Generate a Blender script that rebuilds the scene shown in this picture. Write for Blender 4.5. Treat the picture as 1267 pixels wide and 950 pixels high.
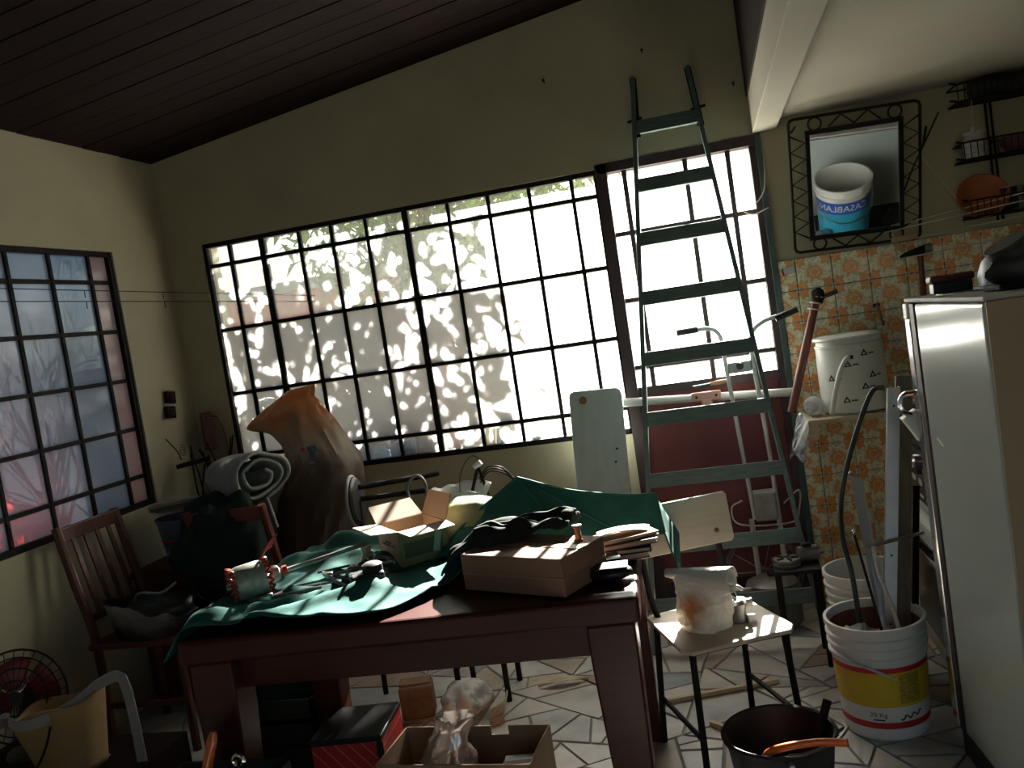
import bpy, bmesh, math, random
from mathutils import Matrix, Vector, noise
random.seed(7)
for o in list(bpy.data.objects): bpy.data.objects.remove(o)
SC = bpy.context.scene
COL = SC.collection
PI = math.pi
# ---------------------------------------------------------------- camera
EYE = Vector((0, 0, 1.48))
cam = bpy.data.cameras.new('camera'); camo = bpy.data.objects.new('camera', cam); COL.objects.link(camo)
cam.sensor_width = 36.0; cam.lens = 36.0 * 1097.25 / 1267.0; cam.clip_start = 0.02
right = Vector((0.96462491, 0.21572212, -0.15153463)); up = Vector((0.13269704, 0.09936414, 0.98616341)); fwd = Vector((-0.22779437, 0.97138599, -0.06722344))
m = Matrix((right, up, -fwd)).transposed().to_4x4(); m.translation = EYE
camo.matrix_world = m
SC.camera = camo
# ---------------------------------------------------------------- sky, sun, exposure
w = bpy.data.worlds.new('sky'); SC.world = w; w.use_nodes = True
nt = w.node_tree; nt.nodes.clear()
sky = nt.nodes.new('ShaderNodeTexSky'); sky.sky_type = 'NISHITA'; sky.sun_disc = False
sky.sun_elevation = math.radians(28); sky.sun_rotation = math.radians(6); sky.dust_density = 1.5
bg = nt.nodes.new('ShaderNodeBackground'); bg.inputs[1].default_value = 0.22
wo = nt.nodes.new('ShaderNodeOutputWorld')
nt.links.new(sky.outputs[0], bg.inputs[0]); nt.links.new(bg.outputs[0], wo.inputs[0])
SUN_DIR = Vector((0.10, 1.0, 0.535)).normalized()      # towards the sun
sl = bpy.data.lights.new('sun', 'SUN'); sl.energy = 165.0; sl.angle = math.radians(0.55); sl.color = (1.0, 0.95, 0.87)
so = bpy.data.objects.new('sun', sl); COL.objects.link(so); so.location = (0.8, 9, 6)
so.rotation_euler = SUN_DIR.to_track_quat('Z', 'Y').to_euler()
SC.view_settings.view_transform = 'Standard'; SC.view_settings.look = 'None'
SC.view_settings.gamma = 1.0; SC.view_settings.use_curve_mapping = False
SC.view_settings.exposure = 0.08
SC.cycles.max_bounces = 10; SC.cycles.diffuse_bounces = 6; SC.cycles.transparent_max_bounces = 16
SC.cycles.caustics_reflective = False; SC.cycles.caustics_refractive = False
SC.cycles.sample_clamp_indirect = 6.0
# ---------------------------------------------------------------- materials
MATS = {}
def mat(name, col, rough=0.6, metal=0.0, var=0.25, scale=12.0, bump=0.0, spec=0.5, col2=None, stretch=None, contrast=None, sheen=0, coat=0):
    """procedural Principled material: base colour broken up by noise, optional second colour, optional bump"""
    if name in MATS: return MATS[name]
    mt = bpy.data.materials.new(name); mt.use_nodes = True; N = mt.node_tree.nodes; L = mt.node_tree.links
    p = N['Principled BSDF']
    p.inputs['Roughness'].default_value = rough; p.inputs['Metallic'].default_value = metal
    p.inputs['Specular IOR Level'].default_value = spec
    if sheen: p.inputs['Sheen Weight'].default_value = sheen
    if coat: p.inputs['Coat Weight'].default_value = coat; p.inputs['Coat Roughness'].default_value = 0.08
    tc = N.new('ShaderNodeTexCoord'); mp = N.new('ShaderNodeMapping'); L.new(tc.outputs['Object'], mp.inputs[0])
    if stretch: mp.inputs['Scale'].default_value = stretch
    nz = N.new('ShaderNodeTexNoise'); nz.inputs['Scale'].default_value = scale; nz.inputs['Detail'].default_value = 5
    L.new(mp.outputs[0], nz.inputs['Vector'])
    rp = N.new('ShaderNodeValToRGB')
    a, b = contrast or (0.3, 0.72)
    rp.color_ramp.elements[0].position = a; rp.color_ramp.elements[1].position = b
    c2 = col2 or tuple(c * (1 - var) for c in col)
    rp.color_ramp.elements[0].color = (*c2, 1); rp.color_ramp.elements[1].color = (*col, 1)
    L.new(nz.outputs['Fac'], rp.inputs[0]); L.new(rp.outputs[0], p.inputs['Base Color'])
    if bump:
        bp = N.new('ShaderNodeBump'); bp.inputs['Strength'].default_value = bump; bp.inputs['Distance'].default_value = 0.01
        L.new(nz.outputs['Fac'], bp.inputs['Height']); L.new(bp.outputs[0], p.inputs['Normal'])
    MATS[name] = mt
    return mt
def thin_glass(name, col, milky, rough=0.15, scale=180, refl=0.06, tint=None):
    """thin pane: part lets rays straight through, part scatters them (milky), a little surface gloss"""
    mt = bpy.data.materials.new(name); mt.use_nodes = True; N = mt.node_tree.nodes; L = mt.node_tree.links; N.clear()
    out = N.new('ShaderNodeOutputMaterial')
    tr = N.new('ShaderNodeBsdfTransparent'); tr.inputs[0].default_value = (*(tint or [0.5 + c * 0.5 for c in col]), 1)
    tl = N.new('ShaderNodeBsdfTranslucent'); tl.inputs[0].default_value = (*col, 1)
    gl = N.new('ShaderNodeBsdfGlossy'); gl.inputs['Roughness'].default_value = rough
    m1 = N.new('ShaderNodeMixShader'); m2 = N.new('ShaderNodeMixShader'); m2.inputs[0].default_value = refl
    tc = N.new('ShaderNodeTexCoord'); nz = N.new('ShaderNodeTexNoise'); nz.inputs['Scale'].default_value = scale
    L.new(tc.outputs['Object'], nz.inputs['Vector'])
    mr = N.new('ShaderNodeMapRange'); mr.inputs[3].default_value = milky - 0.06; mr.inputs[4].default_value = milky + 0.06
    L.new(nz.outputs['Fac'], mr.inputs[0]); L.new(mr.outputs[0], m1.inputs[0])
    L.new(tr.outputs[0], m1.inputs[1]); L.new(tl.outputs[0], m1.inputs[2])
    L.new(m1.outputs[0], m2.inputs[1]); L.new(gl.outputs[0], m2.inputs[2]); L.new(m2.outputs[0], out.inputs[0])
    MATS[name] = mt
    return mt
# ---------------------------------------------------------------- mesh helpers
INV = {}
class B:
    def __init__(s): s.v = []; s.f = []
    def add(s, vs, fs):
        n = len(s.v); s.v += [tuple(v) for v in vs]; s.f += [tuple(i + n for i in f) for f in fs]; return s
    def box(s, c, d, rz=0, rx=0, ry=0):
        R = Matrix.Rotation(rz, 3, 'Z') @ Matrix.Rotation(ry, 3, 'Y') @ Matrix.Rotation(rx, 3, 'X'); c = Vector(c)
        vs = [c + R @ Vector((d[0] * i / 2, d[1] * j / 2, d[2] * k / 2)) for i in (-1, 1) for j in (-1, 1) for k in (-1, 1)]
        return s.add(vs, [(0, 1, 3, 2), (4, 6, 7, 5), (0, 4, 5, 1), (2, 3, 7, 6), (0, 2, 6, 4), (1, 5, 7, 3)])
    def b2(s, x0, x1, y0, y1, z0, z1): return s.box(((x0 + x1) / 2, (y0 + y1) / 2, (z0 + z1) / 2), (x1 - x0, y1 - y0, z1 - z0))
    def bar(s, a, b, wd, th, upv=(0, 0, 1)):
        a = Vector(a); b = Vector(b); d = (b - a).normalized(); u = Vector(upv); sd = d.cross(u)
        if sd.length < 1e-4: sd = d.cross(Vector((1, 0, 0)))
        sd.normalize(); u = sd.cross(d)
        vs = [p + sd * wd / 2 * i + u * th / 2 * j for p in (a, b) for i, j in ((-1, -1), (1, -1), (1, 1), (-1, 1))]
        return s.add(vs, [(3, 2, 1, 0), (4, 5, 6, 7), (0, 1, 5, 4), (1, 2, 6, 5), (2, 3, 7, 6), (3, 0, 4, 7)])
    def tube(s, path, r, n=8, closed=False):
        P = [Vector(p) for p in path]; k = len(P); vs = []; prev = None
        for i, p in enumerate(P):
            if closed: d = P[(i + 1) % k] - P[i - 1]
            else: d = P[min(i + 1, k - 1)] - P[max(i - 1, 0)]
            d.normalize()
            if prev is None:
                a = d.cross(Vector((0, 0, 1)))
                if a.length < 1e-3: a = d.cross(Vector((1, 0, 0)))
            else:
                a = prev - d * prev.dot(d)
                if a.length < 1e-5: a = d.orthogonal()
            a.normalize(); prev = a; b = d.cross(a); rr = r[i] if isinstance(r, (list, tuple)) else r
            vs += [p + (a * math.cos(t) + b * math.sin(t)) * rr for t in [2 * PI * j / n for j in range(n)]]
        fs = []
        for i in range(k if closed else k - 1):
            for j in range(n):
                i2 = (i + 1) % k; fs.append((i * n + j, i * n + (j + 1) % n, i2 * n + (j + 1) % n, i2 * n + j))
        if not closed: fs += [tuple(range(n - 1, -1, -1)), tuple(range((k - 1) * n, k * n))]
        return s.add(vs, fs)
    def lathe(s, prof, c=(0, 0, 0), n=32, M=None, sx=1, sy=1, wob=0, caps=False):
        vs = []; c = Vector(c)
        for r, z in prof:
            for j in range(n):
                a = 2 * PI * j / n; q = Vector((r * math.cos(a) * sx, r * math.sin(a) * sy, z))
                if wob: q *= 1 + wob * noise.noise(q * 9 + c)
                vs.append(c + (M @ q if M else q))
        fs = []
        for i in range(len(prof) - 1):
            for j in range(n): fs.append((i * n + j, i * n + (j + 1) % n, (i + 1) * n + (j + 1) % n, (i + 1) * n + j))
        if caps or prof[0][0] > 1e-4 and caps is None: pass
        if caps: fs += [tuple(range(n - 1, -1, -1)), tuple(range((len(prof) - 1) * n, len(prof) * n))]
        return s.add(vs, fs)
    def prism(s, poly, z0, z1, M=None):
        n = len(poly); f = (lambda v: M @ Vector(v)) if M else (lambda v: v)
        vs = [f((x, y, z0)) for x, y in poly] + [f((x, y, z1)) for x, y in poly]
        return s.add(vs, [tuple(range(n - 1, -1, -1)), tuple(range(n, 2 * n))] + [(i, (i + 1) % n, n + (i + 1) % n, n + i) for i in range(n)])
    def grid(s, fn, nu, nv, closeu=False):
        vs = [fn(i / nu, j / nv) for j in range(nv + 1) for i in range(nu + (0 if closeu else 1))]
        W = nu if closeu else nu + 1; fs = []
        for j in range(nv):
            for i in range(nu): fs.append((j * W + i, j * W + (i + 1) % W, (j + 1) * W + (i + 1) % W, (j + 1) * W + i))
        return s.add(vs, fs)
    def sphere(s, c, r, nu=16, nv=10, wob=0, seed=0):
        c = Vector(c); r = Vector(r) if not isinstance(r, (int, float)) else Vector((r, r, r))
        def fn(u, v):
            th = v * PI; ph = u * 2 * PI; d = Vector((math.sin(th) * math.cos(ph), math.sin(th) * math.sin(ph), -math.cos(th)))
            k = 1 + wob * noise.fractal(d * 1.8 + Vector((seed, seed * 1.7, 0)), 1.0, 2.0, 3) if wob else 1
            return c + Vector((d.x * r.x, d.y * r.y, d.z * r.z)) * k
        return s.grid(fn, nu, nv, True)
    def build(s, name, mt, parent=None, smooth=False, bevel=0, solid=0, sub=0, local=False, seg=2):
        me = bpy.data.meshes.new(name); vs = s.v
        root = parent
        while root is not None and root.parent is not None: root = root.parent
        if root is not None and not local and root in INV: vs = [INV[root] @ Vector(v) for v in vs]
        me.from_pydata(vs, [], s.f); me.validate()
        bm = bmesh.new(); bm.from_mesh(me); bmesh.ops.recalc_face_normals(bm, faces=bm.faces); bm.to_mesh(me); bm.free()
        me.materials.append(MATS[mt] if isinstance(mt, str) else mt)
        o = bpy.data.objects.new(name, me); COL.objects.link(o)
        if smooth:
            for p in me.polygons: p.use_smooth = True
            if smooth != 'all':
                try: me.set_sharp_from_angle(angle=math.radians(40))
                except Exception: pass
        if parent is not None: o.parent = parent
        if solid:
            md = o.modifiers.new('thick', 'SOLIDIFY'); md.thickness = solid; md.offset = 0
        if sub:
            md = o.modifiers.new('sub', 'SUBSURF'); md.levels = sub; md.render_levels = sub
        if bevel:
            md = o.modifiers.new('bevel', 'BEVEL'); md.width = bevel; md.segments = seg; md.limit_method = 'ANGLE'
        return o
def tag(o, label=None, cat=None, group=None, kind=None):
    if label: o['label'] = label
    if cat: o['category'] = cat
    if group: o['group'] = group
    if kind: o['kind'] = kind
    return o
def thing(name, label, cat, loc, rz=0, group=None, kind=None):
    o = bpy.data.objects.new(name, None); COL.objects.link(o); o.empty_display_size = 0.05
    o.location = loc; o.rotation_euler = (0, 0, rz)
    INV[o] = (Matrix.Translation(Vector(loc)) @ Matrix.Rotation(rz, 4, 'Z')).inverted()
    return tag(o, label, cat, group, kind)
def struct(o): o['kind'] = 'structure'; return o
def lerp(a, b, t): return a + (b - a) * t
def curve(pts, n=8):
    """Catmull-Rom through points"""
    P = [Vector(p) for p in pts]; P = [P[0] * 2 - P[1]] + P + [P[-1] * 2 - P[-2]]; out = []
    for i in range(1, len(P) - 2):
        for k in range(n):
            t = k / n; a, b, c, d = P[i - 1:i + 3]
            out.append(0.5 * ((2 * b) + (c - a) * t + (2 * a - 5 * b + 4 * c - d) * t * t + (3 * b - a - 3 * c + d) * t ** 3))
    out.append(P[-2]); return out
def text_mesh(body, size):
    cu = bpy.data.curves.new('t', 'FONT'); cu.body = body; cu.size = size; cu.align_x = 'CENTER'; cu.resolution_u = 3
    o = bpy.data.objects.new('t', cu); COL.objects.link(o)
    dg = bpy.context.evaluated_depsgraph_get(); me = o.evaluated_get(dg).to_mesh()
    bm = bmesh.new(); bm.from_mesh(me); bmesh.ops.triangulate(bm, faces=bm.faces)
    bmesh.ops.subdivide_edges(bm, edges=[e for e in bm.edges if e.calc_length() > size * 0.25], cuts=2)
    vs = [v.co.copy() for v in bm.verts]; bm.verts.index_update(); fs = [[v.index for v in f.verts] for f in bm.faces]; bm.free()
    o.evaluated_get(dg).to_mesh_clear(); bpy.data.objects.remove(o); return vs, fs
# ---------------------------------------------------------------- shared materials
mat('plaster', (0.46, 0.415, 0.285), 0.9, var=0.18, scale=2.2, bump=0.08, spec=0.2)
mat('slab_plaster', (0.46, 0.425, 0.335), 0.9, var=0.12, scale=1.5, bump=0.05, spec=0.2)
mat('rear_plaster', (0.62, 0.62, 0.58), 0.9, var=0.1, scale=1.5, spec=0.2)
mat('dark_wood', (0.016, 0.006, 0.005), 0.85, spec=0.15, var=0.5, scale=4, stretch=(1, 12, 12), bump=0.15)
mat('table_wood', (0.050, 0.009, 0.007), 0.36, var=0.25, scale=5, stretch=(1, 10, 10), spec=0.28)
mat('iron', (0.013, 0.010, 0.010), 0.7, var=0.4, scale=40, bump=0.2, spec=0.2)
mat('iron_brown', (0.045, 0.022, 0.026), 0.5, var=0.4, scale=20, bump=0.1)
mat('black_plastic', (0.012, 0.012, 0.013), 0.4, var=0.2)
mat('chrome', (0.75, 0.75, 0.76), 0.18, 1.0, var=0.1)
mat('steel', (0.35, 0.34, 0.33), 0.4, 0.9, var=0.35, scale=30)
mat('grout', (0.26, 0.25, 0.23), 0.95, var=0.3, scale=30)
mat('cardboard', (0.36, 0.23, 0.14), 0.85, var=0.15, scale=8)
mat('white_plastic', (0.74, 0.75, 0.72), 0.4, var=0.06)
mat('red_brown', (0.16, 0.035, 0.025), 0.45, var=0.4, scale=15)
mat('grey_cloth', (0.27, 0.29, 0.27), 0.95, var=0.2, scale=30, bump=0.1)
mat('wire_white', (0.5, 0.47, 0.42), 0.6, var=0.1)
thin_glass('glass_clear', (0.85, 0.88, 0.86), 0.10)
thin_glass('glass_semi', (0.70, 0.72, 0.70), 0.24)
thin_glass('glass_frost', (0.40, 0.40, 0.395), 0.68, tint=(0.6, 0.6, 0.59))
thin_glass('glass_side', (0.34, 0.41, 0.48), 0.50, tint=(0.36, 0.43, 0.50))
thin_glass('glass_pink', (0.44, 0.39, 0.41), 0.72, tint=(0.42, 0.37, 0.39))
# ================================================================ THE SETTING
XL, XR, YB, YR = -2.75, 1.85, 4.25, -1.6      # left wall, right wall, back wall, rear wall
def wall_with_holes(name, axis, pos, thick, lo, hi, z0, ztop, holes, mt):
    """wall on plane axis=pos; holes (a0,a1,z0,z1); ztop(a) -> top height; built of solid strips"""
    b = B(); cuts = sorted({lo, hi, *[h[0] for h in holes], *[h[1] for h in holes]})
    def strip(a0, a1, zb, zt0, zt1):
        if axis == 'y': vs = [(a, pos + d, z) for d in (0, thick) for a, z in ((a0, zb), (a1, zb), (a1, zt1), (a0, zt0))]
        else: vs = [(pos + d, a, z) for d in (0, thick) for a, z in ((a0, zb), (a1, zb), (a1, zt1), (a0, zt0))]
        b.add(vs, [(0, 1, 2, 3), (7, 6, 5, 4), (0, 4, 5, 1), (1, 5, 6, 2), (2, 6, 7, 3), (3, 7, 4, 0)])
    for a0, a1 in zip(cuts, cuts[1:]):
        hs = sorted([h for h in holes if h[0] <= a0 and h[1] >= a1], key=lambda h: h[2]); z = z0
        for h in hs:
            if h[2] > z: strip(a0, a1, z, h[2], h[2])
            z = h[3]
        strip(a0, a1, z, ztop(a0), ztop(a1))
    return struct(b.build(name, mt))
roofz = lambda x: 2.598 + (x + 2.749) * 0.1335
WX0, WX1 = -2.545, -0.435; DX0, DX1 = -0.435, 0.292
wall_back = wall_with_holes('wall_back', 'y', YB, 0.16, XL - 0.15, XR + 0.15, -0.05, lambda x: roofz(x) + 0.05,
    [(WX0, WX1, 0.868, 2.136), (DX0, DX1, 0.0, 2.155)], 'plaster')
LY0, LY1 = 1.15, 3.80
wall_left = wall_with_holes('wall_left', 'x', XL, -0.15, YR - 0.15, YB, -0.05, lambda y: 2.66, [(LY0, LY1, 0.878, 2.112)], 'plaster')
wall_right = wall_with_holes('wall_right', 'x', XR, 0.15, YR - 0.15, YB, -0.05, lambda y: 3.3, [], 'slab_plaster')
wall_rear = wall_with_holes('wall_rear', 'y', YR, -0.15, XL - 0.15, XR + 0.15, -0.05, lambda x: roofz(x) + 0.05, [(0.0, 1.8, 0.0, 2.15)], 'rear_plaster')  # unseen opening assumed behind the camera to let in fill light
# sloping timber ceiling: base deck and single boards running up the slope
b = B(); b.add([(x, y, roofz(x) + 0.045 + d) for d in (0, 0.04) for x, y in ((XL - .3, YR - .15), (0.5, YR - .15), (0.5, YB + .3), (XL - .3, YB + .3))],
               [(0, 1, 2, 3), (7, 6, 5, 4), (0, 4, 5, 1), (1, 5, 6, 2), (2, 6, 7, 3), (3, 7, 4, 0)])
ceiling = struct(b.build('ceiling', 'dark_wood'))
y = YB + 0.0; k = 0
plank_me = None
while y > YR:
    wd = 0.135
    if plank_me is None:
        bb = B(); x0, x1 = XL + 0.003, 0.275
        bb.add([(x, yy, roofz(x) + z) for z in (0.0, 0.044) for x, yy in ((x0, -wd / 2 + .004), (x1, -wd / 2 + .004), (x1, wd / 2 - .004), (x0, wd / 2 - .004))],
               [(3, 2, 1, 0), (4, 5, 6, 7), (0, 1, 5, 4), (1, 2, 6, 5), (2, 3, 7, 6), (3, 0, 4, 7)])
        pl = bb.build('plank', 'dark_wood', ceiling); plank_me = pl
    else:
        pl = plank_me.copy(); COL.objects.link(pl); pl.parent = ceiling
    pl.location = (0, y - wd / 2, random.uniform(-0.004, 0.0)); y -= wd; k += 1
# flat plastered slab on the right with its downstand beam and the dark fascia above it
struct(B().b2(0.38, XR, YR, YB, 2.205, 2.36).build('ceiling_slab', 'slab_plaster'))
struct(B().b2(0.285, 0.39, YR, YB, 2.163, 2.33).build('beam', 'slab_plaster', bevel=0.004))
struct(B().b2(0.278, 0.33, YR, YB, 2.33, 3.1).build('trim_1', 'dark_wood'))
# floor: mortar bed with irregular polished stones
floor = struct(B().b2(XL - .15, XR + .15, YR - .15, YB + .16, -0.12, -0.006).build('floor', 'grout'))
stone_cols = [(0.50, 0.48, 0.44), (0.42, 0.42, 0.41), (0.56, 0.53, 0.48), (0.40, 0.30, 0.24), (0.33, 0.22, 0.19), (0.30, 0.32, 0.33), (0.47, 0.40, 0.32), (0.53, 0.51, 0.48)]
for i, c in enumerate(stone_cols):
    mat('stone_%d' % i, c, 0.33, var=0.3, scale=7, contrast=(0.35, 0.6), spec=0.5)
def clip(poly, nx, ny, c):
    out = []
    for i in range(len(poly)):
        a = poly[i]; d = poly[(i + 1) % len(poly)]; da = a[0] * nx + a[1] * ny - c; dd = d[0] * nx + d[1] * ny - c
        if da <= 0: out.append(a)
        if da * dd < 0: t = da / (da - dd); out.append((a[0] + (d[0] - a[0]) * t, a[1] + (d[1] - a[1]) * t))
    return out
def area(P): return abs(sum(P[i][0] * P[(i + 1) % len(P)][1] - P[(i + 1) % len(P)][0] * P[i][1] for i in range(len(P)))) / 2
def cen(P): return sum(p[0] for p in P) / len(P), sum(p[1] for p in P) / len(P)
rs = random.Random(21)
cells = [[(XL, YR), (XR, YR), (XR, YB), (XL, YB)]]; stones = []
while cells:
    P = cells.pop(); cx0, cy0 = cen(P); lim = (0.037 if (-1.6 < cx0 < .9 and cy0 > 2.35) else .11 if cy0 > 1.9 else .5)
    if area(P) < lim * rs.choice((.35, .8, 1.0, 1.5, 2.0)): stones.append(P); continue
    M_ = max(((P[i], P[j]) for i in range(len(P)) for j in range(i)), key=lambda q: (q[0][0] - q[1][0]) ** 2 + (q[0][1] - q[1][1]) ** 2)
    an = math.atan2(M_[0][1] - M_[1][1], M_[0][0] - M_[1][0]) + rs.gauss(0, .35); nx, ny = math.cos(an), math.sin(an)
    px, py = cx0 + rs.uniform(-.12, .12) * math.sqrt(area(P)), cy0 + rs.uniform(-.12, .12) * math.sqrt(area(P)); c = nx * px + ny * py
    for s_ in (1, -1):
        Q = clip(P, nx * s_, ny * s_, c * s_)
        if len(Q) >= 3: cells.append(Q)
for P in stones:
    x, y = cen(P); poly = P
    for i in range(len(P)):
        a, d = P[i], P[(i + 1) % len(P)]; ex, ey = d[0] - a[0], d[1] - a[1]; l = math.hypot(ex, ey)
        if l < 1e-6: continue
        nx, ny = ey / l, -ex / l
        if nx * (x - a[0]) + ny * (y - a[1]) > 0: nx, ny = -nx, -ny
        poly = clip(poly, nx, ny, nx * a[0] + ny * a[1] - .0035 - rs.random() * .003)
        if len(poly) < 3: break
    if len(poly) < 3: continue
    cxm, cym = cen(poly); n = len(poly); h = rs.uniform(-.0012, .0012)
    vs = [(px, py, -0.02) for px, py in poly] + [(px, py, -0.002 + h) for px, py in poly] + [(cxm + (px - cxm) * .985, cym + (py - cym) * .985, 0.0 + h) for px, py in poly]
    fs = [tuple(range(2 * n, 3 * n))]
    for i in range(n):
        j = (i + 1) % n; fs += [(i, j, n + j, n + i), (n + i, n + j, 2 * n + j, 2 * n + i)]
    B().add(vs, fs).build('stone', 'stone_%d' % rs.choices(range(8), (4, 3, 4, 1.2, 1, 2, 2, 4))[0], floor)
# ---------------------------------------------------------------- steel windows
def steel_window(name, axis, pos, A, Z, thick, glass, frame_mat, rows_thin=0.018):
    """A: positions of uprights (outer frame first/last), Z: heights of bars from top to bottom"""
    root = struct(thing(name, None, None, (pos, A[0], Z[-1]) if axis == 'x' else (A[0], pos, Z[-1])))
    def bx(a0, a1, z0, z1, d):
        return B().b2(a0, a1, pos - d / 2, pos + d / 2, z0, z1) if axis == 'y' else B().b2(pos - d / 2, pos + d / 2, a0, a1, z0, z1)
    fw = 0.034
    f = B()
    for (a0, a1, z0, z1) in ((A[0] - .005, A[0] + fw * .6, Z[-1], Z[0]), (A[-1] - fw * .6, A[-1] + .005, Z[-1], Z[0]), (A[0], A[-1], Z[0] - fw * .6, Z[0] + .004), (A[0], A[-1], Z[-1] - .004, Z[-1] + fw * .7)):
        q = bx(a0, a1, z0, z1, 0.05); f.add(q.v, q.f)
    f.build('frame', frame_mat, root)
    for i, a in enumerate(A[1:-1], 1):
        t = 0.030 if i in thick else rows_thin
        bx(a - t / 2, a + t / 2, Z[-1], Z[0], 0.034 if i in thick else 0.026).build('upright', frame_mat, root)
    for z in Z[1:-1]: bx(A[0], A[-1], z - 0.0095, z + 0.0095, 0.022).build('glazing_bar', frame_mat, root)
    for i, (a0, a1) in enumerate(zip(A, A[1:])):
        for j, (z1, z0) in enumerate(zip(Z, Z[1:])):
            bx(a0 + .004, a1 - .004, z0 + .004, z1 - .004, 0.004).build('pane', glass(i, j), root)
    return root
BA = [WX0, -2.400, -2.212, -2.000, -1.819, -1.629, -1.416, -1.191, -0.983, -0.776, -0.566, WX1]
BZ = [2.134, 2.017, 1.676, 1.334, 0.994, 0.870]
steel_window('window_1', 'y', YB + 0.035, BA, BZ, (2, 6), lambda i, j: 'glass_clear' if j == 0 else ('glass_semi' if j in (1, 4) else 'glass_frost'), 'iron')
LA = [1.15, 1.42, 1.665, 1.91, 2.155, 2.40, 2.65, 2.90, 3.147, 3.394, 3.650, 3.797]
LZ = [2.110, 1.967, 1.729, 1.489, 1.252, 1.022, 0.880]
steel_window('window_2', 'x', XL - 0.035, LA, LZ, (), lambda i, j: 'glass_pink' if i == 10 else 'glass_side', 'iron')
# glazed steel door in the back wall
mat('door_red', (0.15, 0.022, 0.024), 0.55, var=0.35, scale=5)
mat('jamb_green', (0.05, 0.085, 0.08), 0.6, var=0.3, scale=12)
d1 = struct(thing('door_1', None, None, (DX0, YB + .04, 0)))
yd = YB + 0.035
f = B(); f.b2(DX0 - .01, DX0 + .045, yd - .04, yd + .04, 0, 2.155); f.b2(DX0, DX1, yd - .04, yd + .04, 2.112, 2.157); f.b2(DX1 - .03, DX1, yd - .03, yd + .04, 0, 2.155)
f.build('door_frame', 'iron_brown', d1)
B().b2(DX1, DX1 + .025, YB - .02, YB + .05, 0, 2.16).build('jamb', 'jamb_green', d1)
DA = [-0.39, -0.312, -0.028, 0.166, 0.262]; DZ = [2.112, 1.820, 1.504, 1.180, 1.062]
for a in DA[1:-1]: B().b2(a - .011, a + .011, yd - .016, yd + .016, 1.062, 2.112).build('upright', 'iron_brown', d1)
for z in DZ[1:]:
    t = .010 if z > 1.1 else .022
    B().b2(DX0 + .045, DX1 - .03, yd - .012, yd + .012, z - t, z + t).build('glazing_bar', 'iron_brown', d1)
for a0, a1 in zip(DA, DA[1:]):
    for j, (z1, z0) in enumerate(zip(DZ, DZ[1:])):
        B().b2(a0 + .004, a1 - .004, yd - .002, yd + .002, z0 + .004, z1 - .004).build('pane', 'glass_semi', d1)
B().b2(DX0 + .04, DX1 - .03, yd - .012, yd + .012, 0.02, 1.045).build('lower_panel', 'door_red', d1, bevel=0.004)
B().b2(DX0 + .04, DX1 - .03, yd - .02, yd + .02, 0.02, 0.12).build('kick_rail', 'iron_brown', d1)
# outer sill of window 1
struct(B().b2(WX0, WX1, YB + .065, YB + .26, 0.80, 0.866).build('trim_2', 'plaster'))
# wall tiles on the right part of the back wall
def tile_material():
    mt = bpy.data.materials.new('flower_tile'); mt.use_nodes = True; N = mt.node_tree.nodes; L = mt.node_tree.links; p = N['Principled BSDF']
    p.inputs['Roughness'].default_value = 0.25
    tc = N.new('ShaderNodeTexCoord'); sp = N.new('ShaderNodeSeparateXYZ'); L.new(tc.outputs['Object'], sp.inputs[0])
    def math_(op, a, b=None):
        n = N.new('ShaderNodeMath'); n.operation = op
        for i, q in enumerate((a, b)):
            if q is None: continue
            if isinstance(q, (int, float)): n.inputs[i].default_value = q
            else: L.new(q, n.inputs[i])
        return n.outputs[0]
    x = math_('DIVIDE', sp.outputs[0], 0.155); z = math_('DIVIDE', sp.outputs[2], 0.1425)
    def flower(xx, zz, petals, k):
        r = math_('SQRT', math_('ADD', math_('MULTIPLY', xx, xx), math_('MULTIPLY', zz, zz)))
        a = math_('ARCTAN2', zz, xx)
        return math_('ADD', r, math_('MULTIPLY', math_('COSINE', math_('MULTIPLY', a, petals)), k))
    def ramp(v, stops):
        rp = N.new('ShaderNodeValToRGB'); e = rp.color_ramp; e.interpolation = 'LINEAR'
        while len(e.elements) < len(stops): e.elements.new(0.5)
        for i, (q, c) in enumerate(stops): e.elements[i].position = q; e.elements[i].color = (*c, 1)
        L.new(v, rp.inputs[0]); return rp.outputs[0]
    cr = (0.80, 0.73, 0.52); og = (0.76, 0.29, 0.07); yl = (0.78, 0.48, 0.15); gr = (0.30, 0.30, 0.17)
    c1 = ramp(flower(x, z, 8, 0.022), [(0.0, yl), (0.05, og), (0.10, og), (0.12, cr), (0.15, og), (0.215, og), (0.235, cr), (0.27, yl), (0.29, cr), (1, cr)])
    ax = math_('SUBTRACT', 0.5, math_('ABSOLUTE', x)); az = math_('SUBTRACT', 0.5, math_('ABSOLUTE', z))
    c2f = ramp(flower(math_('SUBTRACT', ax, 0.14), math_('SUBTRACT', az, 0.14), 5, 0.03), [(0.0, (1, 1, 1)), (0.13, (1, 1, 1)), (0.16, (0, 0, 0))])
    nz = N.new('ShaderNodeTexNoise'); nz.inputs['Scale'].default_value = 90; L.new(tc.outputs['Object'], nz.inputs['Vector'])
    mx = N.new('ShaderNodeMix'); mx.data_type = 'RGBA'; L.new(c2f, mx.inputs[0]); L.new(c1, mx.inputs[6]); mx.inputs[7].default_value = (*og, 1)
    mg = N.new('ShaderNodeMix'); mg.data_type = 'RGBA'; L.new(ramp(nz.outputs['Fac'], [(0.45, (0, 0, 0)), (0.62, (.6, .6, .6))]), mg.inputs[0]); L.new(mx.outputs[2], mg.inputs[6]); mg.inputs[7].default_value = (*gr, 1)
    L.new(mg.outputs[2], p.inputs['Base Color']); MATS['flower_tile'] = mt
tile_material()
TX0 = 0.394; PX, PZ = 0.155, 0.1425
tile0 = None
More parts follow.
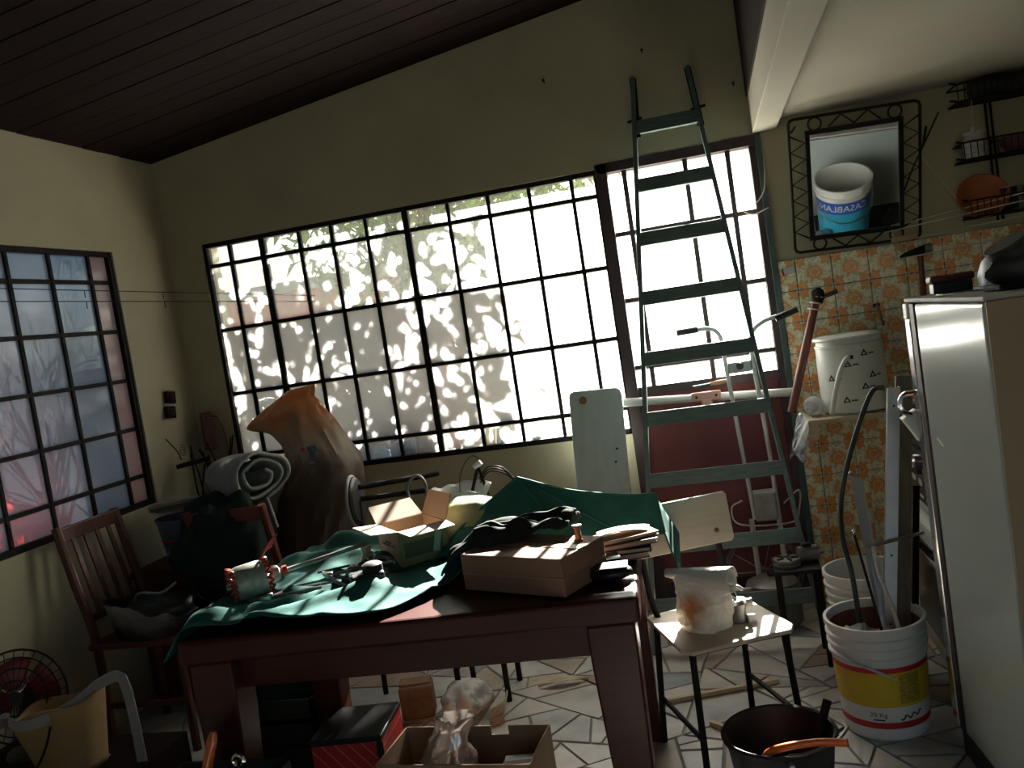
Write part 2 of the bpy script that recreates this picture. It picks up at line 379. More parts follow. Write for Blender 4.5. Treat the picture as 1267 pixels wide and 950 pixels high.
for r in range(11):
    for c in range(-1, 9):
        x0 = TX0 + c * PX; x1 = x0 + PX; zt = 1.574 - r * PZ
        if c == -1: continue
        if tile0 is None:
            tile0 = B().box((0, 0, 0), (PX - .003, .012, PZ - .003)).build('tile', 'flower_tile', wall_back, bevel=.002, seg=1); t = tile0
        else:
            t = tile0.copy(); COL.objects.link(t); t.parent = wall_back
        t.location = (x0 + PX / 2, YB - 0.006 + random.uniform(-.0008, .0008), zt - PZ / 2)
# cut tiles at the door edge
th = None
for r in range(11):
    if th is None:
        th = B().box((0.039, 0, 0), (0.073, .012, PZ - .003)).build('tile', 'flower_tile', wall_back, bevel=.002, seg=1); t = th
    else: t = th.copy(); COL.objects.link(t); t.parent = wall_back
    t.location = (TX0 - 0.0775, YB - 0.006, 1.574 - r * PZ - PZ / 2)
struct(B().b2(0.392 - .078, XR, YB - .0035, YB, 0.005, 1.574).build('trim_3', 'grout'))
# ================================================================ OUTSIDE
mat('paving', (0.26, 0.25, 0.22), 0.9, var=0.25, scale=4)
mat('garden_wall', (0.22, 0.21, 0.20), 0.9, var=0.3, scale=3)
mat('brick_red', (0.36, 0.115, 0.075), 0.9, var=0.35, scale=5)
mat('leaf', (0.085, 0.16, 0.030), 0.5, var=0.4, scale=6)
mat('leaf_yellow', (0.36, 0.33, 0.05), 0.5, var=0.4, scale=6)
mat('bark', (0.12, 0.09, 0.06), 0.9, var=0.4, scale=20)
struct(B().b2(-9, 9, YB + .16, 16, -0.2, -0.03).build('floor_patio', 'paving'))
struct(B().b2(-9, XL - .16, -6, YB + .16, -0.2, -0.03).build('floor_side_yard', 'paving'))
struct(B().b2(-2.7, 2.6, -7, YR - .15, -0.2, -0.03).build('floor_rear_yard', 'paving'))
tag(B().b2(-9, 6, 11.0, 11.2, -0.03, 1.75).build('boundary_wall', 'garden_wall'), 'grey rendered boundary wall seen behind the plants through the window', 'wall')
rh = thing('red_outbuilding', 'red painted outbuilding beyond the left panes of the barred window', 'building', (-4.2, 9.0, 0))
B().b2(-5.0, -2.9, 8.6, 10.6, -0.03, 2.15).build('wall', 'brick_red', rh)
B().b2(-5.2, -2.7, 8.4, 10.8, 2.15, 2.25).build('roof', 'garden_wall', rh)
B().b2(-3.9, -3.3, 8.56, 8.6, 0.0, 1.9).build('door_leaf', 'dark_wood', rh)
def leaf(bld, p, d, l, wd, droop=0.3):
    d = Vector(d).normalized(); s = d.cross(Vector((0, 0, 1)))
    if s.length < 1e-3: s = Vector((1, 0, 0))
    s.normalize(); a = Vector(p); mid = a + d * l * .5; e = a + d * l - Vector((0, 0, l * droop))
    n = s.cross(d) * wd * .25
    bld.add([a, mid - s * wd / 2 + n, e, mid + s * wd / 2 + n, mid], [(0, 1, 4), (1, 2, 4), (2, 3, 4), (3, 0, 4)])
def tree(name, label, base, h, crown, R, nl, lsize, mt, seed, slim=0.4):
    rnd = random.Random(seed); t = thing(name, label, 'tree', base); c = Vector(crown); R = Vector(R)
    tr = B(); bx = Vector(base); tr.tube([bx, bx.lerp(c, .45) + Vector((.08, 0, 0)), c], [.07, .05, .03], 8)
    ends = []
    for i in range(14):
        e = c + Vector((rnd.uniform(-1, 1) * R.x, rnd.uniform(-1, 1) * R.y, rnd.uniform(-.8, 1) * R.z)) * .8; ends.append(e)
        tr.tube(curve([bx.lerp(c, .55), bx.lerp(c, .8).lerp(e, .5) + Vector((0, 0, .1)), e], 3), [.03, .026, .022, .018, .014, .01, .007], 5)
    tr.build('trunk', 'bark', t)
    lf = B()
    for i in range(nl):
        while True:
            q = Vector((rnd.uniform(-1, 1), rnd.uniform(-1, 1), rnd.uniform(-1, 1)))
            if .25 < q.length < 1: break
        p = c + Vector((q.x * R.x, q.y * R.y, q.z * R.z))
        leaf(lf, p, (rnd.uniform(-1, 1), rnd.uniform(-1, 1), rnd.uniform(-.6, .4)), lsize * rnd.uniform(.6, 1.3), lsize * slim * rnd.uniform(.7, 1.2))
    fo = lf.build('foliage', mt, t); fo['kind'] = 'stuff'
    return t
tree('leafy_tree', 'leafy green tree shading the left panes of the barred window', (-2.7, 7.3, -.03), 3, (-2.05, 6.9, 2.80), (1.40, .9, 1.15), 2300, .20, 'leaf', 3)
tree('citrus_bush', 'bright green bush seen through the middle panes of the barred window', (-1.9, 6.6, -.03), 2, (-1.75, 6.5, 1.75), (.55, .5, .75), 420, .17, 'leaf', 5)
tree('yellow_shrub', 'yellow-green shrub high behind the top panes of the barred window', (-2.3, 8.8, -.03), 2.6, (-2.1, 8.8, 2.75), (1.5, .5, .5), 420, .22, 'leaf_yellow', 8)
def palm(base, h, label, seed):
    rnd = random.Random(seed); t = thing('palm', label, 'palm', base); bx = Vector(base); top = bx + Vector((0, 0, h))
    B().tube([bx, bx.lerp(top, .5) + Vector((.03, 0, 0)), top], [.07, .055, .045], 8).build('trunk', 'bark', t)
    for i in range(11):
        a = 2 * PI * i / 11 + rnd.uniform(-.2, .2); dr = Vector((math.cos(a), math.sin(a), 0)); L_ = rnd.uniform(.8, 1.1); fb = B()
        P = [top + dr * L_ * u + Vector((0, 0, .5 * u - .75 * u * u)) for u in [k / 12 for k in range(13)]]
        fb.tube(P, [.012 - .0008 * k for k in range(13)], 4); sd = Vector((-dr.y, dr.x, 0))
        for k in range(1, 13):
            for s_ in (-1, 1): leaf(fb, P[k], dr * .7 + sd * s_ * .9 + Vector((0, 0, -.25)), .34 * (1.15 - k / 18), .035, .25)
        fb.build('frond', 'leaf', t)
palm((-3.35, 6.4, -.03), 1.15, 'small palm with drooping fronds behind the far left panes', 2)
# bare shrub and red tarpaulin outside the left window
sh = thing('bare_shrub', 'leafless twiggy shrub pressed against the left window from outside', 'shrub', (-3.15, 3.6, -.03)); rnd = random.Random(4)
tw = B()
def twig(p, d, l, r, dep):
    e = p + d * l; tw.tube([p, p.lerp(e, .5) + Vector((rnd.uniform(-.02, .02), rnd.uniform(-.03, .03), 0)), e], [r, r * .8, r * .6], 5)
    if dep == 0: return
    for _ in range(3):
        q = (d + Vector((rnd.uniform(-.35, .35), rnd.uniform(-.75, .75), rnd.uniform(-.55, .45)))).normalized(); twig(p.lerp(e, rnd.uniform(.45, 1)), q, l * rnd.uniform(.55, .8), r * .55, dep - 1)
for _ in range(5): twig(Vector((-3.12, 3.75 + rnd.uniform(-.25, .25), -.03)), Vector((rnd.uniform(.0, .14), rnd.uniform(-.25, .25), 1)).normalized(), rnd.uniform(.9, 1.2), .018, 4)

for k in range(30):
    y0 = rnd.uniform(2.35, 3.8); z0 = rnd.uniform(1.25, 1.95); dy = rnd.choice((-1, 1)) * rnd.uniform(.25, .6)
    tw.tube(curve([(-3.1, y0, z0 - rnd.uniform(.1, .4)), (-3.0, y0 + dy * .4, z0), (-2.985, y0 + dy, z0 + rnd.uniform(-.12, .10))], 6), [.009 - .0005 * j for j in range(13)], 5)
tw.v = [(min(v[0], -2.96), v[1], v[2]) for v in tw.v]; tw.build('twigs', 'bark', sh)
thin_glass('tarp_red', (0.95, 0.06, 0.04), 0.96, tint=(.9, .05, .04))
tag(B().grid(lambda u, v: Vector((-3.75 + .80 * u, 3.36 + .02 * math.sin(u * 17) * (1 - v * .5) + .05 * math.sin(u * 3), -.02 + (1.16 - .22 * u * u) * v)), 30, 12).build('tarpaulin', 'tarp_red', smooth='all'),
    'red tarpaulin glowing through the bottom panes of the left window', 'tarpaulin')
tag(B().b2(-4.45, -4.3, -4, 5.2, -.03, 3.3).build('side_shade_wall', 'garden_wall'), 'added grey side yard wall, tall and near to dim the left window', 'wall')  # raised and set close so it blocks sky from the left panes
# ================================================================ TABLE
mat('cloth_green', (0.022, 0.112, 0.096), 0.85, var=0.25, scale=25, bump=0.05, spec=0.2)
tb = thing('dining_table', 'dark reddish wooden table with thick tapered legs, heaped with tools', 'table', (-0.93, 2.55, 0), 0.07)
TH = 0.76
B().box((0, 0, TH - .034), (1.26, .86, .068)).build('tabletop', 'table_wood', tb, bevel=.012, local=True, seg=3)
for sx, sy, lx, ly in ((0, -1, 1.08, .03), (0, 1, 1.08, .03), (-1, 0, .03, .66), (1, 0, .03, .66)):
    B().box((sx * .535, sy * .345, TH - .068 - .05), (lx, ly, .10)).build('apron', 'table_wood', tb, bevel=.003, local=True)
for sx in (-1, 1):
    for sy in (-1, 1):
        l = B(); a, c = .062, .042; cxl, cyl = sx * .55, sy * .355
        l.add([(cxl + i * q - sx * off, cyl + j * q - sy * off, z) for z, q, off in ((0, c, -.008), (.60, a, 0), (.69, a, 0)) for i, j in ((-1, -1), (1, -1), (1, 1), (-1, 1))],
              [(3, 2, 1, 0), (8, 9, 10, 11)] + [(r * 4 + k, r * 4 + (k + 1) % 4, r * 4 + 4 + (k + 1) % 4, r * 4 + 4 + k) for r in (0, 1) for k in range(4)])
        l.build('leg', 'table_wood', tb, bevel=.006, local=True)
# green cloth: wrinkled sheet over the left half, rising into a tent at the back right
cl = B()
def yfront(x): 
    if x < -0.98: return 2.115 + (x + 1.5) * .07
    t = min(1, (x + .98) / .30); return 2.15 + .42 * t * t * (3 - 2 * t) + .06 * max(0, x + .68)
def cz(x, y):
    p = Vector((x, y, 0)); z = 0.767 + .010 * (1 + noise.fractal(p * 5 + Vector((3, 1, 0)), 1, 2, 3)) + .030 * max(0, noise.noise(Vector((x * 3 - y * 4, y * 2.2 + x * 5, 4)))) + .028 * max(0, .32 - abs(noise.noise(Vector((x * 4.2 - y * 2, y * 5 + x * 2, 7))) * 1.6))
    for (ax, ay, bx_, by_, h, s_) in ((-1.50, 2.16, -1.2, 2.3, .022, .035), (-1.32, 2.13, -1.05, 2.32, .025, .03), (-1.5, 2.3, -1.1, 2.42, .02, .03), (-1.46, 2.75, -1.1, 2.62, .03, .06), (-1.4, 2.92, -.9, 2.85, .035, .06)):
        d = Vector((bx_ - ax, by_ - ay)); t = max(0, min(1, (Vector((x - ax, y - ay))).dot(d) / d.length_squared)); q = Vector((ax, ay)) + d * t
        z += h * math.exp(-((x - q.x) ** 2 + (y - q.y) ** 2) / (s_ * s_))
    return z
def sheet(u, v):
    x = -1.60 + 1.02 * u; yf = yfront(x); y = lerp(yf - .0, 3.10, v)
    z = cz(x, y)
    if x < -1.535: z -= (-1.535 - x) * 1.3
    yr = 2.975 + (x + .93) * .07
    if y > yr: z -= (y - yr) * 1.6
    return Vector((x, y, z))
cl.grid(sheet, 70, 60)
tl = B()
TV = [(-.688, 2.80, .976), (-.925, 2.58, .80), (-.875, 2.69, .852), (-.587, 2.715, .864), (-.385, 2.735, .787), (-.534, 2.81, .916), (-.354, 2.81, .879), (-.250, 2.80, .873), (-.233, 2.745, .765), (-.215, 2.80, .650),
      (-.95, 2.70, .775), (-.72, 2.64, .775), (-.52, 2.66, .772), (-.30, 2.69, .772), (-.90, 2.98, .775), (-.60, 3.03, .78), (-.30, 3.05, .77), (-.205, 2.98, .70), (-.21, 2.88, .60)]
TF = [(0, 2, 3), (2, 11, 3), (2, 1, 11), (0, 3, 4), (3, 11, 12), (3, 12, 4), (0, 4, 5), (5, 4, 6), (6, 4, 8, 7), (4, 13, 8), (4, 12, 13), (0, 10, 2), (2, 10, 1), (0, 14, 10), (0, 15, 14), (0, 5, 15), (5, 6, 15), (6, 16, 15), (6, 7, 16), (7, 17, 16), (7, 8, 9), (7, 9, 18, 17)]
bm = bmesh.new(); vv = [bm.verts.new(v) for v in TV]; [bm.faces.new([vv[i] for i in f]) for f in TF]
bmesh.ops.triangulate(bm, faces=bm.faces); bmesh.ops.subdivide_edges(bm, edges=bm.edges, cuts=5, use_grid_fill=True)
bm.verts.index_update()
for v in bm.verts: v.co.z += .006 * noise.noise(v.co * 14) - .012 * abs(noise.noise(v.co * 5))
cl.add([v.co.copy() for v in bm.verts], [[v.index for v in f.verts] for f in bm.faces]); bm.free()
for e_ in ((10, 2, 0), (0, 3), (0, 4), (0, 5, 6, 7), (7, 8)):  # rolled ridges added along the folds to catch the sun as bright lines
    cl.tube(curve([Vector(TV[i]) + Vector((0, .003, .002)) for i in e_], 8) if len(e_) > 2 else [Vector(TV[i]) + Vector((0, .003, .002)) for i in e_], .0042, 6)
clo = cl.build('green_cloth', 'cloth_green', smooth=True, solid=.003)
tag(clo, 'dark green cloth crumpled over the table and rising to a tent peak', 'cloth')
# ---------------------------------------------------------------- small open carton
mat('carton_pale', (0.50, 0.38, 0.30), 0.85, var=0.1)
mat('carton_print', (0.055, 0.075, 0.05), 0.7, var=0.3)
mat('carton_olive', (0.20, 0.20, 0.08), 0.7, var=0.3)
mat('label_teal', (0.25, 0.42, 0.38), 0.7, var=0.1)
bx0 = Vector((-1.03, 2.55, .782)); ang = math.atan2(2.655 - 2.55, -.912 + 1.03)      # near corner, right edge direction
cb = thing('open_carton', 'small open cardboard carton with raised flaps on the green cloth', 'box', bx0, ang)
Wc, Dc, Hc = .165, .19, .112; t_ = .004
B().b2(0, Wc, 0, t_, 0, Hc).build('front_panel', 'carton_olive', cb, local=True); B().b2(0, Wc, Dc - t_, Dc, 0, Hc).build('back_panel', 'cardboard', cb, local=True)
B().b2(0, t_, t_, Dc - t_, 0, Hc).build('side_panel', 'carton_pale', cb, local=True); B().b2(Wc - t_, Wc, t_, Dc - t_, 0, Hc).build('side_panel', 'cardboard', cb, local=True)
B().b2(t_, Wc - t_, t_, Dc - t_, 0, t_).build('bottom', 'cardboard', cb, local=True)
def flap(a, d, L_, tilt, out, mt='carton_pale'):
    a = Vector(a); d = Vector(d); o_ = Vector(out) * math.cos(tilt) + Vector((0, 0, math.sin(tilt))); q = B()
    n = d.cross(o_).normalized() * t_ / 2
    q.add([p + n * s for s in (-1, 1) for p in (a, a + d, a + d * .96 + o_ * L_, a + d * .04 + o_ * L_)], [(0, 1, 2, 3), (7, 6, 5, 4), (0, 4, 5, 1), (1, 5, 6, 2), (2, 6, 7, 3), (3, 7, 4, 0)])
    return q.build('flap', mt, cb, local=True)
flap((0, 0, Hc), (Wc, 0, 0), .085, -.05, (0, -1, 0)); flap((0, 0, Hc), (0, Dc, 0), .085, .12, (-1, 0, 0))
flap((0, Dc, Hc), (Wc, 0, 0), .09, .55, (0, 1, 0)); flap((Wc, 0, Hc), (0, Dc, 0), .085, 1.15, (1, 0, 0), 'cardboard')
B().b2(.012, Wc - .02, -.0012, .0, .025, .072).build('print_band', 'carton_print', cb, local=True)
B().box((.125, -.0022, .055), (.022, .002, .062), ry=.25).build('sticker', 'label_teal', cb, local=True)
q = B(); q.b2(-.0012, 0, .075, .125, .064, .070); q.b2(-.0012, 0, .085, .155, .054, .061); q.b2(-.0012, 0, .05, .075, .056, .060); q.build('print_lines', 'carton_print', cb, local=True)
# ---------------------------------------------------------------- flat brown carton with things on it
mat('brown_carton', (0.22, 0.12, 0.075), 0.8, var=0.2, scale=6)
mat('tape', (0.28, 0.17, 0.10), 0.35, var=0.1)
ang2 = math.atan2(2.181 - 2.322, -.457 + .768)
bb = thing('flat_carton', 'closed flat brown cardboard carton with sunlit top at table front', 'box', (-.457, 2.181, .763), ang2)
B().b2(-.34, 0, 0, .215, .003, .105).build('body', 'brown_carton', bb, bevel=.004, local=True)
B().b2(-.341, .001, .09, .125, .1055, .1065).build('tape', 'tape', bb, local=True)
q = B(); q.b2(-.34, 0, -.0012, 0, .050, .0525); q.b2(.0, .0012, 0, .215, .05, .0525); q.build('seam', 'tape', bb, local=True)
# dark folded garment on the carton
mat('dark_garment', (0.014, 0.022, 0.020), 0.9, var=0.3, scale=20, spec=0.2)
gm = B()
def gar(u, v):
    c_ = Vector((-.845, 2.47, 0)).lerp(Vector((-.455, 2.455, 0)), u); wd = .075 + .02 * math.sin(u * 5)
    x = c_.x + .02 * (v - .5); y = c_.y + (v - .5) * 2 * wd
    hump = math.sin(min(1, max(0, v)) * PI) ** .5; hgt = (.875 + .02 * u) if u > .28 else lerp(.79, .875, (u / .28) ** .7)
    z = hgt + .030 * hump + .02 * noise.noise(Vector((u * 7, v * 3, 2))) - .014 * abs(math.sin(u * 3.2 + v * 6.5)) ** 6 + .006 * math.sin(u * 9 - v * 9)
    return Vector((x, y, z))
gm.grid(gar, 60, 26)
gm.tube(curve([gar(u / 10, .30 + .03 * math.sin(u * 2)) + Vector((0, -.002, .003)) for u in range(3, 9)], 4), .0045, 6); gm.tube(curve([gar(u / 10, .62) + Vector((0, 0, .004)) for u in range(2, 11)], 4), .0045, 6)  # two raised ridges added so the garment folds show sunlit edges
tag(gm.build('folded_garment', 'dark_garment', smooth=True, solid=.006), 'dark crumpled garment lying along the back of the flat brown carton', 'garment')
# copper-coloured spool
mat('copper', (0.30, 0.13, 0.07), 0.35, 0.6, var=0.3, scale=50)
sp = thing('wire_spool', 'small copper wire spool standing on the flat carton', 'spool', (-.432, 2.345, .868))
sp.rotation_euler = (0, 0, 0)
B().lathe([(0, 0), (.012, 0), (.012, .004), (.009, .006), (.009, .036), (.012, .038), (.012, .042), (0, .042)], (-.432, 2.345, .868), 20).build('winding', 'copper', sp, smooth=True)
B().lathe([(0, 0), (.0135, 0), (.0135, .003), (0, .003)], (-.432, 2.345, .910), 20).build('flange', 'steel', sp, smooth=True)
# olive cushion behind carton
mat('cushion_olive', (0.24, 0.27, 0.17), 0.9, var=0.2, scale=30, spec=0.2)
q = B(); q.sphere((-.862, 2.795, .852), (.125, .10, .085), 24, 14, .10, 3)
tag(q.build('olive_bundle', 'cushion_olive', smooth='all'), 'pale olive cloth bundle bulging between small carton and cloth peak', 'bundle')
# stack of papers, notebooks and tools at the right rear of the table
for i, (x, y, z, l, wd, h, a, mt, nm, lb) in enumerate([
    (-.375, 2.50, .772, .20, .12, .018, .25, 'red_brown', 'notebook', 'lowest reddish notebook of the pile at the table end'),
    (-.365, 2.50, .791, .21, .11, .014, .10, 'dark_garment', 'notebook', 'black notebook in the middle of the pile at the table end'),
    (-.350, 2.505, .806, .20, .11, .015, .35, 'red_brown', 'notebook', 'maroon notebook tilted near the top of the pile at the table end'),
    (-.335, 2.515, .8225, .18, .09, .010, .48, 'cardboard', 'folder', 'pale cardboard folder topping the pile at the table end')]):
    t = thing(nm, lb, nm, (x, y, z), a)
    B().box((0, 0, h / 2), (l, wd, h * .7)).build('pages', 'carton_pale', t, local=True)
    B().box((0, 0, h * .93), (l + .008, wd + .008, h * .14)).build('cover', mt, t, local=True); B().box((0, 0, h * .07), (l + .008, wd + .008, h * .14)).build('cover', mt, t, local=True)
    B().box((-l / 2 - .003, 0, h / 2), (.004, wd + .008, h)).build('spine', mt, t, local=True)
q = B().grid(lambda u, v: Vector((-.41 + .15 * u, 2.46 + .07 * v + .06 * u, .836 + .03 * u * (1 - u) + .004 * math.sin(v * 8 + u * 3))), 16, 10)
tag(q.build('paper_sheet', 'white_plastic', smooth=True, solid=.0015), 'curled white paper sheet lying on the notebook pile', 'paper')
for x, y, a, lb in ((-.355, 2.315, .1, 'black leather pouch resting on the shiny table corner'), (-.385, 2.395, .3, 'flat dark red wallet behind the black pouch on the table corner')):
    t = thing('pouch' if 'pouch' in lb else 'wallet', lb, lb.split()[2] if 'pouch' in lb else 'wallet', (x, y, .761), a)
    hh = .042 if 'pouch' in lb else .03
    B().sphere((0, 0, hh / 2), (.062, .038, hh / 2), 20, 10, .05, 2).build('body', 'black_plastic' if 'pouch' in lb else 'red_brown', t, smooth='all', local=True)
    B().box((0, -.002, hh * .95), (.10, .05, .004), rx=.1).build('flap', 'black_plastic' if 'pouch' in lb else 'dark_garment', t, bevel=.001, local=True)
# ---------------------------------------------------------------- motor stator with its shaft
mat('coil_red', (0.42, 0.055, 0.03), 0.4, var=0.5, scale=60)
mat('lamination', (0.45, 0.44, 0.40), 0.45, 0.3, var=0.4, scale=60)
mo = thing('motor_armature', 'motor winding with red copper coils and long steel shaft on the cloth', 'motor part', (-1.43, 2.36, .775), 0)
ax = Vector((.34, .28, .03)).normalized(); Rm = ax.to_track_quat('Z', 'Y').to_matrix(); c0 = Vector((-1.435, 2.345, .838))
B().lathe([(.02, -.045), (.052, -.045), (.056, -.03), (.056, .03), (.052, .045), (.02, .045)], c0, 28, Rm).build('core', 'lamination', mo, smooth=True)
for s_ in (-1, 1):
    q = B()
    for k in range(18):
        a = 2 * PI * k / 18; e = Rm @ Vector((math.cos(a), math.sin(a), 0)); f_ = Rm @ Vector((-math.sin(a), math.cos(a), 0))
        p = c0 + ax * s_ * .045
        q.tube(curve([p + e * .05 - f_ * .009, p + e * .056 + ax * s_ * .014, p + e * .05 + f_ * .009, p + e * .03 + ax * s_ * .006], 3), .0042, 5)
    q.build('coil', 'coil_red', mo, smooth=True)
B().tube([c0 - ax * .07, c0 + ax * .09, c0 + ax * .10, c0 + ax * .37], [.011, .011, .0075, .0065], 12).build('shaft', 'steel', mo, smooth=True)
B().lathe([(.008, 0), (.024, .002), (.026, .015), (.024, .03), (.012, .036)], c0 + ax * .055, 20, Rm).build('bearing', 'lamination', mo, smooth=True)
B().lathe([(.008, 0), (.016, .002), (.016, .016), (.008, .018)], c0 + ax * .095, 16, Rm).build('collar', 'coil_red', mo, smooth=True)
q = B()
for k in range(5): q.tube(curve([c0 + ax * .03 + Vector((0, 0, .045)), c0 + Vector((.035 + .004 * k, .05, .075 + .006 * k)), c0 + Vector((.05 + .006 * k, .07, .085 + .009 * k))], 4), .0028, 5)
q.build('lead_wires', 'coil_red', mo, smooth=True)
# ---------------------------------------------------------------- metal tools around
def pliers(loc, rz, label, L_=.17, mt='black_plastic'):
    t = thing('pliers', label, 'pliers', loc, rz)
    for s_ in (-1, 1):
        B().tube(curve([(0, 0, .008), (L_ * .3, .012 * s_, .008), (L_ * .62, .020 * s_, .008), (L_, .014 * s_, .008)], 5), [.0055] * 3 + [.0065] * 10 + [.006] * 3, 8).build('handle', mt, t, smooth=True, local=True)
        B().prism([(0, 0), (.0, .011 * s_), (-.03, .009 * s_), (-.058, .002 * s_), (-.058, .0005 * s_)], .003, .014).build('jaw', 'steel', t, bevel=.0015, local=True)
    B().lathe([(0, 0), (.010, 0), (.010, .017), (.008, .019), (0, .019)], (0, 0, 0), 14).build('pivot', 'steel', t, smooth=True, local=True)
pliers((-1.24, 2.47, .792), -.75, 'dark-handled pliers lying open left of the metal clamp')
pliers((-1.36, 2.31, .790), .45, 'thin steel pliers lying flat near the table front left corner', .15, 'steel')
def clamp(loc, rz, label, k=1.0):
    t = thing('clamp', label, 'clamp', loc, rz)
    B().tube(curve([(-.05 * k, 0, .012), (0, .012 * k, .016), (.03 * k, .035 * k, .02), (.07 * k, .03 * k, .02), (.085 * k, 0, .014)], 5), .009 * k, 8).build('jaw', 'steel', t, smooth=True, local=True)
    B().tube([(-.09 * k, -.012, .014), (.09 * k, -.006, .014)], .006 * k, 8).build('screw', 'steel', t, smooth=True, local=True)
    B().tube([(.09 * k, -.03, .014), (.09 * k, .02, .014)], .004 * k, 6).build('tommy_bar', 'steel', t, smooth=True, local=True)
    B().lathe([(.004, 0), (.015 * k, .0), (.015 * k, .022), (.004, .022)], (-.03 * k, .008, .002), 12).build('nut', 'lamination', t, smooth=True, local=True)
clamp((-1.135, 2.50, .797), .45, 'shiny metal clamp with screw in the tool heap before the carton')
clamp((-1.10, 2.43, .792), -.3, 'smaller steel clamp in front of the shiny clamp', .8)
def ring(c, r, k, n=16, z=0): return [(c[0] + r * math.cos(2 * PI * i / n), c[1], c[2] + r * math.sin(2 * PI * i / n)) for i in range(n)]
t = thing('shackle', 'small upright metal ring fitting on the tool heap', 'ring', (-1.12, 2.525, .81))
B().tube(ring((-1.12, 2.525, .835), .014, 0), .004, 6, True).build('ring', 'steel', t, smooth=True); B().lathe([(0, 0), (.012, 0), (.012, .014), (0, .014)], (-1.12, 2.525, .808), 12).build('base', 'steel', t, smooth=True)
t = thing('gearbox_block', 'black cast gearbox block with bright bolt on the cloth', 'gearbox', (-1.07, 2.36, .775), .5)
B().box((0, 0, .03), (.10, .07, .055)).build('housing', 'black_plastic', t, bevel=.008, local=True); B().lathe([(0, 0), (.03, 0), (.03, .02), (.02, .026), (0, .026)], (.02, 0, .056), 18).build('cover', 'iron', t, smooth=True, local=True)
B().lathe([(0, 0), (.007, 0), (.007, .008), (0, .009)], (-.045, -.02, .058), 6).build('bolt', 'chrome', t, local=True)
for x, y, l, a, lb in ((-1.28, 2.40, .20, .35, 'long thin steel rod lying front left on the cloth'), (-1.19, 2.58, .26, .42, 'dark metal rod lying behind the pliers on the cloth')):
    t = thing('metal_rod', lb, 'rod', (x, y, .792), a); B().tube([(-l / 2, 0, .006), (l / 2, 0, .012)], .004, 8).build('shank', 'iron' if 'dark' in lb else 'steel', t, smooth=True, local=True)
    B().lathe([(0, 0), (.008, 0), (.008, .012), (0, .012)], (l / 2, 0, .006), 8, Matrix.Rotation(PI / 2, 3, 'Y')).build('head', 'steel', t, local=True)
# small brass plug beside the carton
t = thing('brass_fitting', 'pale brass pipe fitting against the carton base', 'fitting', (-1.165, 2.60, .79), .4)
B().lathe([(0, 0), (.018, 0), (.018, .03), (.014, .034), (.014, .05), (.017, .052), (.017, .06), (0, .06)], (0, 0, 0), 16).build('body', 'carton_pale', t, smooth=True, local=True)
B().lathe([(.012, 0), (.021, 0), (.021, .01), (.012, .01)], (0, 0, .012), 6).build('hex_nut', 'copper', t, local=True)
# ================================================================ SCHOOL CHAIR
mat('laminate', (0.56, 0.47, 0.37), 0.35, var=0.12, scale=6, stretch=(1, 9, 9))
ch = thing('school_chair', 'plywood chair with dark metal tube legs holding a white bag', 'chair', (-.115, 2.805, 0), .42)
q = B()
pol = [(-.185, -.15), (-.16, -.185), (.16, -.185), (.185, -.15), (.175, .17), (.155, .19), (-.155, .19), (-.175, .17)]
q.prism(pol, .432, .446); q.build('seat', 'laminate', ch, bevel=.004, local=True)
q = B(); Mb = Matrix.Translation((0, .225, .715)) @ Matrix.Rotation(-.14, 4, 'X') @ Matrix.Rotation(PI / 2, 4, 'X')
q.prism([(-.19, -.075), (-.18, -.085), (.18, -.085), (.19, -.075), (.19, .075), (.18, .085), (-.18, .085), (-.19, .075)], -.006, .006, Mb); br = q.build('backrest', 'laminate', ch, bevel=.003, local=True)
for sx in (-.13, .13):
    for zz in (-.04,):
        q = B(); q.lathe([(0, 0), (.008, 0), (.008, .002), (.003, .003), (0, .001)], (0, 0, 0), 10, (Mb.to_3x3() @ Matrix.Rotation(0, 3, 'X'))); off = Mb @ Vector((sx, zz if sx > 0 else .03, .0062)); q.v = [tuple(Vector(v) + off) for v in q.v]; q.build('rivet', 'copper', br, local=True)
for sx in (-1, 1):
    B().tube([(sx * .15, -.15, .43), (sx * .165, -.175, .0)], .0105, 10).build('leg', 'iron', ch, smooth=True, local=True)
    B().tube([(sx * .15, .15, .43), (sx * .165, .20, .0)], .0105, 10).build('leg', 'iron', ch, smooth=True, local=True)
    B().tube(curve([(sx * .14, .14, .428), (sx * .14, .205, .50), (sx * .14, .234, .62), (sx * .14, .252, .74)], 5), .0105, 10).build('back_tube', 'iron', ch, smooth=True, local=True)
    B().tube([(sx * .162, -.165, .17), (sx * .162, .182, .17)], .008, 8).build('stretcher', 'iron', ch, smooth=True, local=True)
B().tube([(-.15, -.15, .425), (.15, -.15, .425), (.15, .15, .425), (-.15, .15, .425)], .008, 6, True).build('seat_frame', 'iron', ch, local=True)
